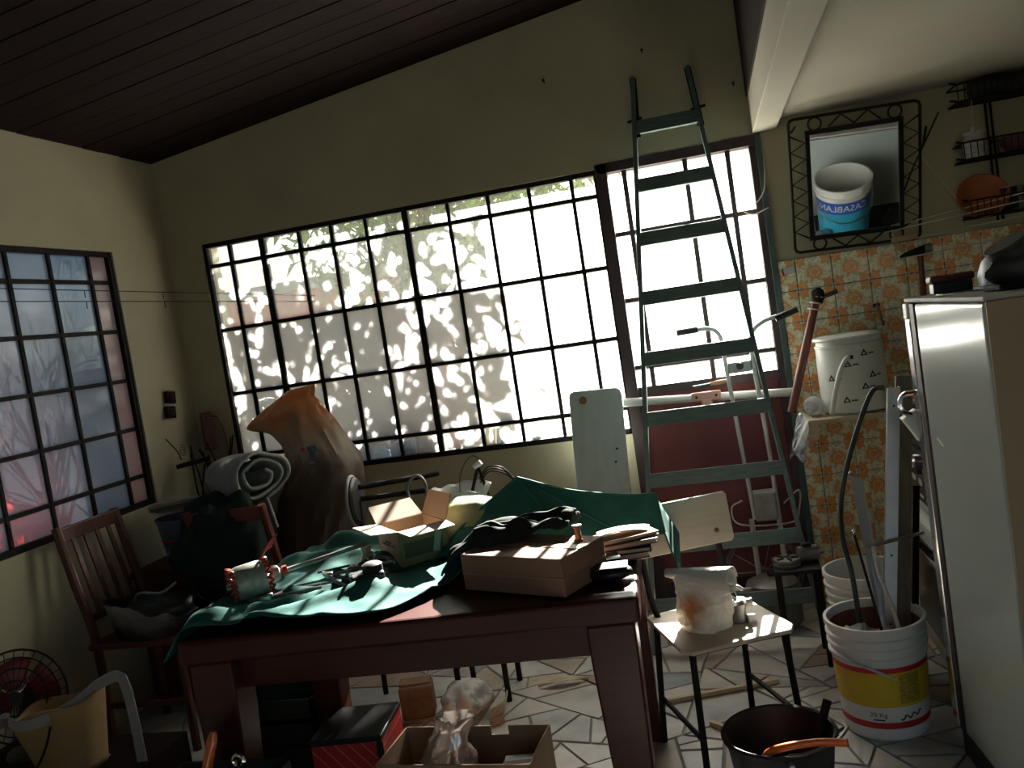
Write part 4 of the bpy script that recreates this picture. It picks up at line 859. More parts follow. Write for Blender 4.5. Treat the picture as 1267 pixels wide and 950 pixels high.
B().lathe([(.10, .0), (.10, .035), (.088, .07), (.06, .10), (.025, .115), (0, .117)], (0, 0, .002), 28).build('shell', 'cap_blue', t, smooth=True, local=True); B().lathe([(.10, 0), (.112, .002), (.112, .008), (.10, .01)], (0, 0, .002), 28).build('brim', 'cap_blue', t, smooth=True, local=True)
# ---------------------------------------------------------------- stove
mat('enamel', (0.50, 0.51, 0.48), 0.3, var=0.1); mat('stove_black', (0.015, 0.016, 0.018), 0.2, var=0.2)
SX, SY0, SY1 = .615, 2.86, 3.50
st = thing('stove', 'white and black stove with control panel squeezed behind the refrigerator', 'stove', (.85, 3.18, 0))
B().b2(SX + .03, 1.15, SY0, SY1, .06, .86).build('body', 'enamel', st, bevel=.008)
B().b2(SX + .01, 1.16, SY0 - .005, SY1 + .005, .86, .885).build('cooktop', 'stove_black', st, bevel=.005)
pn = B().b2(SX, SX + .032, SY0 + .005, SY1 - .005, .655, .845).build('control_panel', 'stove_black', st, bevel=.004)
for i in range(5):
    yk = lerp(SY0 + .08, SY1 - .08, i / 4); B().lathe([(0, 0), (.024, 0), (.022, .02), (0, .024)], (SX, yk, .79), 16, Matrix.Rotation(-PI / 2, 3, 'Y')).build('knob', 'chrome' if i % 2 else 'black_plastic', pn, smooth=True)
for i in range(6):
    for j in range(2): B().b2(SX - .001, SX + .001, SY0 + .06 + i * .095, SY0 + .11 + i * .095, .675 + j * .045, .685 + j * .055).build('panel_mark', 'glassware', pn)
od = B().b2(SX - .012, SX + .028, SY0 + .02, SY1 - .02, .13, .60).build('oven_door', 'enamel', st, bevel=.012)
B().b2(SX - .015, SX - .011, SY0 + .08, SY1 - .08, .20, .47).build('oven_window', 'stove_black', od)
B().tube(curve([(SX - .012, SY1 - .04, .55), (SX - .045, SY1 - .07, .56), (SX - .05, 3.18, .56), (SX - .045, SY0 + .07, .56), (SX - .012, SY0 + .04, .55)], 6), .013, 8).build('oven_handle', 'stove_black', od, smooth=True)
q = B()
for cx_, cy_ in ((.76, 3.02), (.76, 3.34), (1.02, 3.02), (1.02, 3.34)):
    for k in range(4): a = k * PI / 2 + .4; q.tube([(cx_ + .02 * math.cos(a), cy_ + .02 * math.sin(a), .902), (cx_ + .10 * math.cos(a), cy_ + .10 * math.sin(a), .902), (cx_ + .10 * math.cos(a), cy_ + .10 * math.sin(a), .885)], .005, 5)
q.build('pan_support', 'iron', st)
# paint bucket seen in the mirror, standing on the stove
mat('bucket_white', (0.66, 0.65, 0.61), 0.45, var=0.14, scale=7); mat('paint_blue', (0.03, 0.10, 0.42), 0.4, var=0.1); mat('paint_turquoise', (0.04, 0.36, 0.55), 0.4, var=0.15)
def bucket(name, label, c, h, r0, r1, mt, tiltm=None, ribs=True):
    t = thing(name, label, 'bucket', c); c = Vector(c); prof = [(0, .002), (r0 - .008, .0), (r0, .008)]
    R_ = lambda z: lerp(r0, r1, z / h)
    if ribs:
        for z in (.70, .78, .86): prof += [(R_(h * z), h * z), (R_(h * z) + .008, h * z + .004), (R_(h * z) + .008, h * z + .012), (R_(h * z + .016), h * z + .016)]
    prof += [(R_(h * .96), h * .96), (r1 + .007, h * .965), (r1 + .007, h), (r1 - .003, h), (r1 - .006, h * .95), (r0 - .004, .01), (0, .008)]
    B().lathe(prof, c, 48).build('body', mt, t, smooth=True); return t, R_
BC = Vector((.775, 3.10, .906)); cbk, R_ = bucket('paint_bucket', 'white and blue paint bucket lettered CASABLANCA reflected in the mirror', BC, .36, .130, .150, 'bucket_white', ribs=False)
def band(t, c, R_, z0, z1, a0, a1, mt, name, off=.0012, n=40):
    q = B(); q.grid(lambda u, v: Vector((c.x + (R_(lerp(z0, z1, v)) + off) * math.cos(lerp(a0, a1, u)), c.y + (R_(lerp(z0, z1, v)) + off) * math.sin(lerp(a0, a1, u)), c.z + lerp(z0, z1, v))), n, 2); return q.build(name, mt, t, smooth=True)
B().lathe([(.146, .300), (.154, .303), (.154, .309), (.1475, .312)], BC, 40).build('ring', 'bucket_white', cbk, smooth=True)
band(cbk, BC, R_, .205, .280, 0, 2 * PI, 'paint_blue', 'blue_band'); band(cbk, BC, R_, .02, .205, 0, 2 * PI, 'paint_turquoise', 'turquoise_band')
vs, fs = text_mesh('CASABLANCA', .056); q = B()
q.add([(BC.x + (R_(.224 + v.y) + .0022) * math.cos(2.0 + v.x / .145), BC.y + (R_(.224 + v.y) + .0022) * math.sin(2.0 + v.x / .145), BC.z + .224 + v.y) for v in vs], fs); q.build('lettering', 'bucket_white', cbk)
B().tube(curve([(BC.x - .155, BC.y, BC.z + .31), (BC.x - .12, BC.y + .12, BC.z + .20), (BC.x, BC.y + .162, BC.z + .16), (BC.x + .12, BC.y + .12, BC.z + .20), (BC.x + .155, BC.y, BC.z + .31)], 6), .003, 6).build('bail', 'steel', cbk, smooth=True)
t = thing('red_tin', 'small dark red tin next to the lettered bucket in the mirror', 'tin', (.645, 3.24, .906)); B().lathe([(0, 0), (.035, 0), (.035, .10), (0, .10)], (.645, 3.24, .906), 18).build('body', 'red_brown', t, smooth=True); B().lathe([(.037, 0), (.037, .008), (0, .01)], (.645, 3.24, 1.004), 18).build('lid', 'steel', t, smooth=True)
# ---------------------------------------------------------------- yellow banded bucket with its contents
mat('band_yellow', (0.62, 0.40, 0.02), 0.45, var=0.15, scale=9); mat('band_red', (0.48, 0.02, 0.025), 0.45, var=0.1); mat('rust_inside', (0.28, 0.10, 0.06), 0.8, var=0.5, scale=14)
YC = Vector((.378, 2.985, 0)); yb, R_ = bucket('banded_bucket', 'white bucket with yellow and red bands full of offcuts and bars', YC, .37, .132, .150, 'bucket_white')
band(yb, YC, R_, .228, .245, 0, 2 * PI, 'band_red', 'red_band'); band(yb, YC, R_, .115, .228, 0, 2 * PI, 'band_yellow', 'yellow_band'); band(yb, YC, R_, .045, .066, 0, 2 * PI, 'band_red', 'red_band')
band(yb, YC, lambda z: R_(z) + .0008, .125, .222, -1.35, -.85, mat('print_dark', (0.20, 0.16, 0.03), .6, var=.6, scale=110, stretch=(1, 1, 2.2), contrast=(.4, .6), col2=(.45, .31, .03)), 'printed_panel')
def wrap_text(t, c, R_, body, size, a0, z, mt, name='lettering'):
    vs, fs = text_mesh(body, size); q = B(); q.add([(c.x + (R_(z + v.y) + .0025) * math.cos(a0 + v.x / .138), c.y + (R_(z + v.y) + .0025) * math.sin(a0 + v.x / .138), c.z + z + v.y) for v in vs], fs); q.build(name, mt, t)
wrap_text(yb, YC, R_, '20 Kg', .022, -1.86, .085, 'black_plastic'); band(yb, YC, lambda z: R_(z) + .0008, .072, .077, -1.99, -1.73, 'black_plastic', 'underline', n=8)
q = B(); q.tube([(YC.x + (R_(.085) + .002) * math.cos(a), YC.y + (R_(.085) + .002) * math.sin(a), .084 + .006 * math.sin(a * 34) + .02 * (a + 1.1)) for a in [-1.38 + .02 * k for k in range(28)]], .0022, 5); q.build('brush_script_mark', 'black_plastic', yb)
q = B(); q.sphere((YC.x, YC.y, .25), (.128, .128, .05), 24, 10, .12, 9); q.build('clay_fill', 'rust_inside', yb, smooth='all')
B().lathe([(.1365, .24), (.1375, .26), (.141, .343)], YC, 40).build('stained_inside', 'rust_inside', yb, smooth=True)
B().tube(curve([(.235, 2.95, .30), (.28, 2.86, .27), (.36, 2.83, .235), (.40, 2.832, .21)], 6), .0045, 8).build('bail', 'wire_white', yb, smooth=True)
t = thing('grey_rag', 'crumpled grey rag on top of the bucket contents', 'rag', (.31, 2.93, .25)); q = B(); q.sphere((.315, 2.93, .315), (.055, .04, .04), 20, 12, .4, 5); q.build('folds', 'grey_cloth', t, smooth='all'); q = B(); q.tube([(.285, 2.915, .30), (.305, 2.89, .355)], [.018, .02], 10); q.build('roll', 'wire_white', t, smooth=True)
mat('alu', (0.42, 0.43, 0.43), 0.35, 0.8, var=0.15, scale=20); mat('plank_wood', (0.20, 0.155, 0.11), 0.8, var=0.35, scale=6, stretch=(8, 8, 1))
t = thing('aluminium_profile', 'upright aluminium channel standing in the banded bucket', 'metal profile', (.43, 2.99, .26))
q = B(); a, c = Vector((.418, 2.99, .262)), Vector((.535, 3.04, 1.09)); q.bar(a, c, .034, .004, (0, 1, 0)); q.bar(a + Vector((-.017, .012, 0)), c + Vector((-.017, .012, 0)), .004, .024, (0, 1, 0)); q.bar(a + Vector((.017, .012, 0)), c + Vector((.017, .012, 0)), .004, .024, (0, 1, 0)); q.build('channel', 'alu', t)
for k in (.08, .35, .93): p = a.lerp(c, k); B().lathe([(0, 0), (.004, 0), (0, .0006)], p + Vector((0, -.0024, 0)), 8, Matrix.Rotation(PI / 2, 3, 'X')).build('screw_hole', 'black_plastic', t)
t = thing('grey_plank', 'weathered grey plank standing in the banded bucket', 'plank', (.47, 3.03, .26)); B().bar((.462, 3.035, .262), (.583, 3.12, 1.115), .052, .022, (0, 1, 0)).build('board', 'plank_wood', t, bevel=.002); B().bar((.505, 3.045, .262), (.575, 3.10, .75), .02, .018, (0, 1, 0)).build('batten', 'dark_wood', t)
t = thing('hand_saw_blade', 'thin tapered steel blade leaning in the banded bucket', 'saw blade', (.40, 3.02, .26)); q = B(); q.add([(.395, 2.965, .265), (.422, 2.967, .265), (.425, 3.18, .765), (.383, 3.18, .80), (.395, 2.968, .265), (.422, 2.970, .265), (.425, 3.183, .765), (.383, 3.183, .80)], [(0, 1, 2, 3), (7, 6, 5, 4), (0, 4, 5, 1), (1, 5, 6, 2), (2, 6, 7, 3), (3, 7, 4, 0)]); q.build('blade', 'alu', t); B().tube([(.383, 3.18, .80), (.404, 3.18, .783)], .006, 8).build('tip_rivet', 'steel', t)
t = thing('black_cable', 'stiff black cable curving up out of the banded bucket', 'cable', (.335, 2.96, .26)); B().tube(curve([(.333, 2.965, .265), (.328, 2.98, .50), (.318, 3.03, .62), (.333, 3.09, .71), (.357, 3.10, .80), (.40, 3.10, .92), (.454, 3.10, 1.04), (.485, 3.10, 1.085), (.515, 3.10, 1.085)], 8), .0085, 10).build('sheath', 'black_plastic', t, smooth=True); B().tube([(.515, 3.10, 1.085), (.53, 3.10, 1.083)], .004, 8).build('core_end', 'copper', t)
t = thing('thin_rod', 'thin rusty rod with a bright tip in the banded bucket', 'rod', (.38, 2.93, .26)); B().tube([(.40, 2.93, .265), (.358, 3.04, .62)], .0045, 8).build('shank', 'iron', t); B().sphere((.357, 3.042, .63), .008, 10, 8).build('tip', 'chrome', t, smooth='all')
t = thing('bent_wire', 'white bent plastic strip sticking out of the banded bucket rim', 'strip', (.43, 2.9, .26)); B().tube(curve([(.445, 2.90, .27), (.43, 2.91, .40), (.405, 2.95, .52), (.40, 2.96, .60)], 6), .006, 6).build('strip', 'wire_white', t); B().tube([(.385, 2.96, .6), (.57, 3.05, .605)], .006, 8).build('cross_pin', 'steel', t)
# ---------------------------------------------------------------- second ribbed bucket, stool with motor parts
b2, R2 = bucket('ribbed_bucket', 'ribbed off-white bucket standing behind the banded bucket', (.415, 3.38, 0), .40, .125, .140, 'bucket_white')
B().tube(curve([(.285, 3.38, .36), (.33, 3.26, .25), (.425, 3.235, .22), (.52, 3.26, .25), (.565, 3.38, .36)], 6), .003, 6).build('bail', 'steel', b2, smooth=True)
sl_ = thing('metal_stool', 'low dark metal stool under greasy motor parts by the ladder foot', 'stool', (.22, 3.54, 0))
B().b2(.10, .275, 3.44, 3.65, .372, .388).build('seat', 'iron', sl_, bevel=.004)
for x in (.115, .262):
    for y_ in (3.455, 3.635): B().tube([(x, y_, .375), (x, y_, 0)], .010, 8).build('leg', 'iron', sl_)
mat('greasy_metal', (0.20, 0.18, 0.16), 0.5, 0.5, var=0.5, scale=25)
t = thing('pulley', 'flat greasy pulley lying on the metal stool', 'pulley', (.155, 3.52, .389)); B().lathe([(.012, .0), (.05, .0), (.052, .008), (.045, .014), (.052, .02), (.05, .028), (.02, .028), (.012, .034)], (.155, 3.52, .389), 28).build('rim', 'greasy_metal', t, smooth=True); q = B()
for k in range(5): a = 2 * PI * k / 5; q.bar((.155, 3.52, .419), (.155 + .045 * math.cos(a), 3.52 + .045 * math.sin(a), .419), .008, .006)
q.build('spokes', 'iron', t)
t = thing('pump_motor', 'greasy pump motor lying on the metal stool', 'motor part', (.235, 3.55, .389), .2); B().tube([(-.035, 0, .032), (.04, 0, .032)], .030, 16).build('body', 'greasy_metal', t, smooth=True, local=True); B().tube([(.04, 0, .032), (.065, 0, .032)], .010, 10).build('shaft', 'steel', t, local=True); B().box((0, 0, .064), (.035, .025, .018)).build('terminal_box', 'iron', t, bevel=.003, local=True)
# pot and rim under the ladder
t = thing('pressure_cooker', 'dull grey pressure cooker on the floor behind the ladder', 'pot', (.10, 3.95, 0)); B().lathe([(0, 0), (.10, 0), (.115, .015), (.115, .15), (.12, .155), (.12, .165)], (.10, 3.95, 0), 32).build('pan', 'greasy_metal', t, smooth=True); B().lathe([(.118, .165), (.11, .19), (.07, .21), (.02, .215), (0, .214)], (.10, 3.95, 0), 32).build('lid', 'greasy_metal', t, smooth=True); B().lathe([(0, .0), (.015, 0), (.02, .02), (.015, .03), (0, .03)], (.10, 3.95, .213), 14).build('knob', 'black_plastic', t, smooth=True); B().bar((.02, 3.90, .18), (-.06, 3.86, .185), .022, .014).build('handle', 'wire_white', t, bevel=.003)
t = thing('wheel_rim', 'thin metal wheel rim standing behind the pressure cooker', 'wheel', (.06, 4.12, 0))
B().tube([(.075 + .165 * math.cos(a), 4.13 + .02 * math.sin(a), .180 + .165 * math.sin(a)) for a in [2 * PI * k / 40 for k in range(40)]], .011, 8, True).build('rim', 'greasy_metal', t, smooth=True)
for k in range(10): a = 2 * PI * k / 10; B().tube([(.075, 4.13, .18), (.075 + .16 * math.cos(a), 4.13 + .02 * math.sin(a), .18 + .16 * math.sin(a))], .002, 4).build('spoke', 'steel', t)
B().lathe([(0, -.03), (.018, -.03), (.018, .03), (0, .03)], (.075, 4.13, .18), 12, Matrix.Rotation(PI / 2, 3, 'X')).build('hub', 'greasy_metal', t)
# ---------------------------------------------------------------- black bucket with orange hose
mat('rubber_black', (0.022, 0.021, 0.020), 0.55, var=0.4, scale=12); mat('hose_orange', (0.75, 0.13, 0.02), 0.35, var=0.1)
KC = Vector((.025, 2.40, 0)); kb = thing('black_bucket', 'black rubber bucket with rolled rim and steel bail in the foreground', 'bucket', KC)
B().lathe([(0, .004), (.10, .0), (.108, .006), (.143, .265), (.152, .27), (.155, .28), (.150, .287), (.142, .283), (.136, .26), (.10, .015), (0, .012)], KC, 44).build('body', 'rubber_black', kb, smooth=True)
B().tube(curve([(.175, 2.41, .265), (.20, 2.37, .30), (.165, 2.29, .305), (.09, 2.245, .297), (.04, 2.243, .292)], 6), .0045, 8).build('bail', 'steel', kb, smooth=True)
for p in ((.172, 2.41, .262), (.045, 2.247, .262)): B().lathe([(0, -.006), (.014, -.006), (.014, .006), (0, .006)], p, 12, Matrix.Rotation(PI / 2, 3, 'Y')).build('bail_ear', 'steel', kb)
t = thing('orange_hose', 'short curved orange hose hooked over the black bucket rim', 'hose', (.08, 2.27, .29)); B().tube(curve([(-.02, 2.33, .245), (.0, 2.285, .285), (.05, 2.265, .307), (.12, 2.268, .312), (.185, 2.268, .308)], 7), .010, 12).build('tube', 'hose_orange', t, smooth=True); B().lathe([(.006, 0), (.0102, 0), (.0102, .004), (.006, .004)], (.185, 2.268, .308), 12, Matrix.Rotation(PI / 2, 3, 'Y')).build('cut_end', 'coil_red', t)
t = thing('trowel', 'dark-handled trowel standing inside the black bucket', 'trowel', (.11, 2.42, .1)); B().tube([(.08, 2.40, .13), (.165, 2.455, .335)], [.010, .012], 10).build('handle', 'iron', t, smooth=True); B().box((.06, 2.385, .085), (.06, .004, .09), ry=.4).build('blade', 'rust', t)
# rods on the floor under the chair
for a, c, lb in (((-.36, 3.20, .012), (.06, 3.33, .012), 'pale wooden batten lying on the floor behind the chair legs'), ((-.19, 3.02, .010), (.02, 2.80, .03), 'pale wooden stick lying across the floor under the chair')):
    t = thing('wooden_stick', lb, 'stick', tuple((Vector(a) + Vector(c)) / 2)); B().bar(a, c, .018, .016).build('stick', 'shelf_wood', t, bevel=.002)
# ================================================================ LEFT SIDE
mat('chair_wood', (0.10, 0.030, 0.020), 0.5, var=0.4, scale=6, stretch=(8, 8, 1))
mat('chair_wood_red', (0.16, 0.03, 0.022), 0.5, var=0.4, scale=6)
def slat_chair(label, loc, rz, mt, nsl=5, H=.93):
    """local: back along y at x=0, seat towards +x"""
    t = thing('wooden_chair', label, 'chair', loc, rz); W = .36
    for sy in (-1, 1):
        B().tube(curve([(0.02, sy * W / 2, 0), (.03, sy * W / 2, .45), (-.02, sy * W / 2, .72), (-.06, sy * W / 2, H)], 5), .018, 8).build('back_post', mt, t, smooth=True, local=True)
        B().tube([(.40, sy * W / 2, 0), (.40, sy * W / 2, .44)], .017, 8).build('leg', mt, t, smooth=True, local=True)
        B().bar((.03, sy * W / 2, .20), (.40, sy * W / 2, .20), .016, .022).build('stretcher', mt, t, local=True)
    B().bar((-.055, -W / 2, H - .035), (-.055, W / 2, H - .035), .02, .06).build('top_rail', mt, t, bevel=.006, local=True); B().bar((.015, -W / 2, .56), (.015, W / 2, .56), .018, .03).build('lower_rail', mt, t, local=True)
    for i in range(nsl): y = lerp(-W / 2, W / 2, (i + 1) / (nsl + 1)); B().bar((.015, y, .56), (-.052, y, H - .05), .022, .008, (1, 0, 0)).build('slat', mt, t, local=True)
    B().b2(.0, .43, -W / 2 - .02, W / 2 + .02, .435, .46).build('seat', mt, t, bevel=.008, local=True)
    return t
slat_chair('dark slat-back wooden chair against the wall under the left window', (-2.60, 3.19, 0), 0, 'chair_wood', 4, .945)
slat_chair('reddish wooden chair buried under blanket and sack in the corner', (-2.13, 3.43, 0), PI / 2, 'chair_wood_red', 3, .885)
# clear bag of odds and ends on the dark chair
thin_glass('bag_grey', (0.22, 0.22, 0.22), 0.45, .25, 25, .10, tint=(.5, .5, .5))
t = thing('clear_bag', 'greyish clear plastic bag of black odds on the dark chair', 'bag', (-2.36, 3.16, .46))
q = B(); q.grid(lambda u, v: Vector((-2.35 + (.185 + .03 * v) * math.cos(u * 2 * PI) * (1 + .12 * noise.noise(Vector((math.cos(u * 6.28) * 2, math.sin(u * 6.28) * 2, v * 3)))), 3.14 + (.15 + .03 * v) * math.sin(u * 2 * PI), .462 + .11 * v + .05 * v * math.cos(u * 2 * PI + 2.5) + .05 * v * noise.noise(Vector((math.cos(u * 6.283) * 2.5, math.sin(u * 6.283) * 2.5, v * 3))))), 40, 10, True); q.build('film', 'bag_grey', t, smooth='all', solid=.001)
q = B(); q.sphere((-2.35, 3.14, .53), (.15, .12, .07), 20, 10, .4, 3); q.build('contents', 'black_plastic', t, smooth='all')
q = B(); q.tube(curve([(-2.42, 3.08, .60), (-2.36, 3.05, .64), (-2.30, 3.10, .62), (-2.27, 3.16, .64)], 5), .006, 6); q.build('wire_bits', 'steel', t)
# chest under the tub
t = thing('wooden_chest', 'dark wooden chest hidden in shadow under the blue tub', 'chest', (-2.50, 3.72, 0)); B().b2(-2.73, -2.30, 3.50, 3.95, 0.04, .58).build('body', 'chair_wood', t, bevel=.006); B().b2(-2.74, -2.29, 3.49, 3.96, .58, .615).build('lid', 'chair_wood', t, bevel=.006)
for x in (-2.70, -2.33):
    for y_ in (3.53, 3.92): B().b2(x - .02, x + .02, y_ - .02, y_ + .02, 0, .04).build('foot', 'chair_wood', t)
mat('tub_blue', (0.13, 0.17, 0.24), 0.45, var=0.25, scale=6); mat('lid_cream', (0.34, 0.33, 0.29), 0.6, var=0.3, scale=9)
t = thing('blue_tub', 'blue-grey oval plastic tub with red line beside the blanket', 'tub', (-2.50, 3.66, .617)); B().lathe([(0, 0), (.10, 0), (.125, .02), (.15, .19), (.158, .20), (.158, .21), (.148, .21), (.12, .02), (0, .012)], (-2.50, 3.66, .617), 32, sy=.85).build('body', 'tub_blue', t, smooth=True); B().lathe([(.139, 0), (.1415, .012)], (-2.50, 3.66, .617 + .105), 32, sy=.855).build('red_line', 'band_red', t, smooth=True, solid=.002)
t = thing('round_lid', 'pale round lid lying tilted across the blue tub', 'lid', (-2.52, 3.68, .83)); Ml = Matrix.Rotation(-.22, 3, 'X') @ Matrix.Rotation(-.10, 3, 'Y'); B().lathe([(0, .012), (.14, .012), (.155, .004), (.165, -.014), (.160, -.014), (.15, 0), (.135, .006), (0, .006)], (-2.52, 3.69, .875), 36, Ml).build('disc', 'lid_cream', t, smooth=True); B().tube([Vector((-2.52, 3.69, .875)) + Ml @ Vector((.16 * math.cos(a), .16 * math.sin(a), 0)) for a in [2 * PI * k / 36 for k in range(36)]], .010, 6, True).build('rim', 'lid_cream', t, smooth=True)
# dark jacket filling the space between chest and chair
q = B(); q.sphere((-2.20, 3.43, .70), (.215, .15, .225), 32, 20, .28, 8); tag(q.build('dark_jacket', 'dark_garment', smooth='all'), 'heap of dark clothing between the blue tub and the reddish chair', 'clothing')
# folded blanket
mat('blanket', (0.30, 0.315, 0.29), 0.95, var=0.2, scale=40, bump=0.15, spec=0.15)
bl = thing('folded_blanket', 'grey-green blanket rolled over the top of the corner pile', 'blanket', (-2.10, 3.62, .86))
A0, A1 = Vector((-2.30, 3.74, .965)), Vector((-2.03, 3.545, .985)); axb = (A1 - A0).normalized(); sdb = axb.cross(Vector((0, 0, 1))).normalized()
def roll(u, v):
    th = u * 2 * PI * 2.35 + 2.3; r = (.035 + .082 * u ** .8) * (1 + .10 * noise.noise(Vector((math.cos(th) * 1.3, math.sin(th) * 1.3, v * 2.2 + u))))
    r *= 1 + .10 * math.sin(th * 3 + v * 5) * u; sag = .018 * math.sin(v * PI)
    return A0.lerp(A1, v) + axb * (.03 * u * math.sin(th)) + sdb * (r * 1.22 * math.cos(th)) + Vector((0, 0, r * .98 * math.sin(th) - sag + .010 * noise.noise(Vector((th, v * 6, 3)))))
q = B(); q.grid(roll, 110, 26); q.build('roll', 'blanket', bl, smooth='all', solid=.014)
q = B(); q.grid(lambda u, v: roll(1, .25 + .75 * u) + Vector((.02 * v + .03 * u * v, -.05 * v - .02 * math.sin(u * 6) * v, -.13 * v * (.4 + .6 * u))), 22, 10); q.build('hanging_corner', 'blanket', bl, smooth='all', solid=.012)
# big sack
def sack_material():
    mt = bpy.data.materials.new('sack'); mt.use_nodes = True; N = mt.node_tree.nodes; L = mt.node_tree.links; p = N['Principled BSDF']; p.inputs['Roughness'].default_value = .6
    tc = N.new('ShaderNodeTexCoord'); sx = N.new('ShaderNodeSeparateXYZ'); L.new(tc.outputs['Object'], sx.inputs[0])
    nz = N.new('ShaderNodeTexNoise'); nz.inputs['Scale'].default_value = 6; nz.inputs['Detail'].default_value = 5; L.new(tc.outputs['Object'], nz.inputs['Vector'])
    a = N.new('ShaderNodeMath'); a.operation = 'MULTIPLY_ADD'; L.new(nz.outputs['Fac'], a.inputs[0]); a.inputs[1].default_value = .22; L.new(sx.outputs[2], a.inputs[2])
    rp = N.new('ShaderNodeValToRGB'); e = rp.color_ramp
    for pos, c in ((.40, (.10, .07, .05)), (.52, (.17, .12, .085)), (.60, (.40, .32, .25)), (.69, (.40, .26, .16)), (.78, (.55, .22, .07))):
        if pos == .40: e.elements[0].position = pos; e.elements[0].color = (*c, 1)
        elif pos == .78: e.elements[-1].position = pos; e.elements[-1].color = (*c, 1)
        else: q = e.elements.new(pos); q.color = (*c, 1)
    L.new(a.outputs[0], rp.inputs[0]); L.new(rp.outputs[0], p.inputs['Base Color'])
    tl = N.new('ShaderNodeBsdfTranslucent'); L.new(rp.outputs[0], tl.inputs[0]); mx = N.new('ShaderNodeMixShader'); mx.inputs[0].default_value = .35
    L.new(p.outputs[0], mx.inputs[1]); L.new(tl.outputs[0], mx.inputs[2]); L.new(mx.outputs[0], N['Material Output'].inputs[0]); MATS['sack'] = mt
sack_material()
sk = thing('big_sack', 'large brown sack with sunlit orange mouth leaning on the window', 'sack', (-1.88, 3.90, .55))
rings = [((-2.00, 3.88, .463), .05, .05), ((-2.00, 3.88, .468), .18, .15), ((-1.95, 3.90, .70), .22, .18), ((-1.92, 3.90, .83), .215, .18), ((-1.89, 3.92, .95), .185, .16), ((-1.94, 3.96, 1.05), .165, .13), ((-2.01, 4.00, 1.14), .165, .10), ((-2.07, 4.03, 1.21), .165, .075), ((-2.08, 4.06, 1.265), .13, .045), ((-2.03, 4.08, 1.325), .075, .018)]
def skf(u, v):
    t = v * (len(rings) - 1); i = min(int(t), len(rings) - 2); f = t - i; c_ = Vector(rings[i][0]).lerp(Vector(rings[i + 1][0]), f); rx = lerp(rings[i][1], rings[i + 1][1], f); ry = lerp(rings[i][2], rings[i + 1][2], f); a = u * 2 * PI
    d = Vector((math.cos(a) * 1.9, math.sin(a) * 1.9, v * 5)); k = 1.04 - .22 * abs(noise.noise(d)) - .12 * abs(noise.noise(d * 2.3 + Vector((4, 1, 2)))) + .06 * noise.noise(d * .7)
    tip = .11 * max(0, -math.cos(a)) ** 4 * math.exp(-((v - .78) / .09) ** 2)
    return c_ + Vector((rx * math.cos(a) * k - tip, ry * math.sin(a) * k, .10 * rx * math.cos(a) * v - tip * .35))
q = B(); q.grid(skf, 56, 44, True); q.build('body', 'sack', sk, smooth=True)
mat('ink_blue', (0.12, 0.13, 0.18), .7, var=.5, scale=50); mat('ink_red', (0.45, 0.05, 0.05), .7, var=.2)
def print_patch(u0, u1, v0, v1, mt, name):
    q = B()
    def fn(u, v):
        uu, vv = lerp(u0, u1, u), lerp(v0, v1, v); p = skf(uu, vv); n = (skf(uu + .004, vv) - p).cross(skf(uu, vv + .004) - p).normalized(); return p + n * .003
    q.grid(fn, 8, 8); q.build(name, mt, sk, smooth='all')
print_patch(.755, .80, .50, .555, 'ink_blue', 'printed_emblem'); print_patch(.725, .742, .535, .555, 'ink_red', 'printed_dot'); print_patch(.74, .79, .47, .482, 'ink_blue', 'printed_line')
# dark trolley with wheel
t = thing('folded_trolley', 'dark tubular hand trolley with small wheel behind the table', 'trolley', (-1.45, 3.45, 0))
wc = Vector((-1.55, 3.45, .84))
B().tube([wc + Vector((-.013 * math.cos(a) - .014, .100 * math.cos(a), .105 * math.sin(a))) for a in [2 * PI * k / 32 for k in range(32)]], .007, 8, True).build('tyre', 'lid_cream', t, smooth=True)
B().lathe([(0, -.015), (.090, -.010), (.10, 0), (.090, .010), (0, .015)], wc, 28, Vector((.99, .12, 0)).to_track_quat('Z', 'Y').to_matrix(), sx=1, sy=1).build('wheel_disc', 'black_plastic', t, smooth=True)
for a, c in (((-1.54, 3.46, .895), (-1.26, 3.70, .876)), ((-1.54, 3.46, .845), (-1.28, 3.66, .815)), ((-1.54, 3.44, .84), (-1.56, 3.44, .0)), ((-1.28, 3.66, .815), (-1.30, 3.66, .0))): B().tube([a, c], .012, 8).build('frame_tube', 'iron', t, smooth=True)
B().tube(curve([(-1.36, 3.58, .78), (-1.37, 3.58, .85), (-1.33, 3.60, .895), (-1.30, 3.62, .86), (-1.30, 3.62, .79)], 5), .007, 8).build('fork', 'steel', t, smooth=True)
# basin with torn white liner on a stool behind the table
t = thing('plant_stand', 'dark stand hidden behind the table carrying the white basin', 'stand', (-1.08, 3.40, 0)); B().b2(-1.2, -.96, 3.28, 3.52, .735, .755).build('top', 'iron', t)
for x in (-1.18, -.98):
    for y_ in (3.30, 3.50): B().tube([(x, y_, 0), (x, y_, .735)], .012, 6).build('leg', 'iron', t)
t = thing('white_basin', 'white basin with ragged rim behind the small carton', 'basin', (-1.08, 3.40, .756)); q = B(); q.grid(lambda u, v: Vector((-1.08 + (.07 + .06 * v) * math.cos(u * 2 * PI), 3.40 + (.07 + .06 * v) * math.sin(u * 2 * PI), .757 + .10 * v + (.022 * noise.noise(Vector((u * 14, 2, 1))) if v > .9 else 0))), 48, 6, True); q.build('wall', 'bucket_white', t, smooth='all', solid=.004); B().lathe([(0, 0), (.075, 0)], (-1.08, 3.40, .759), 24).build('bottom', 'bucket_white', t)
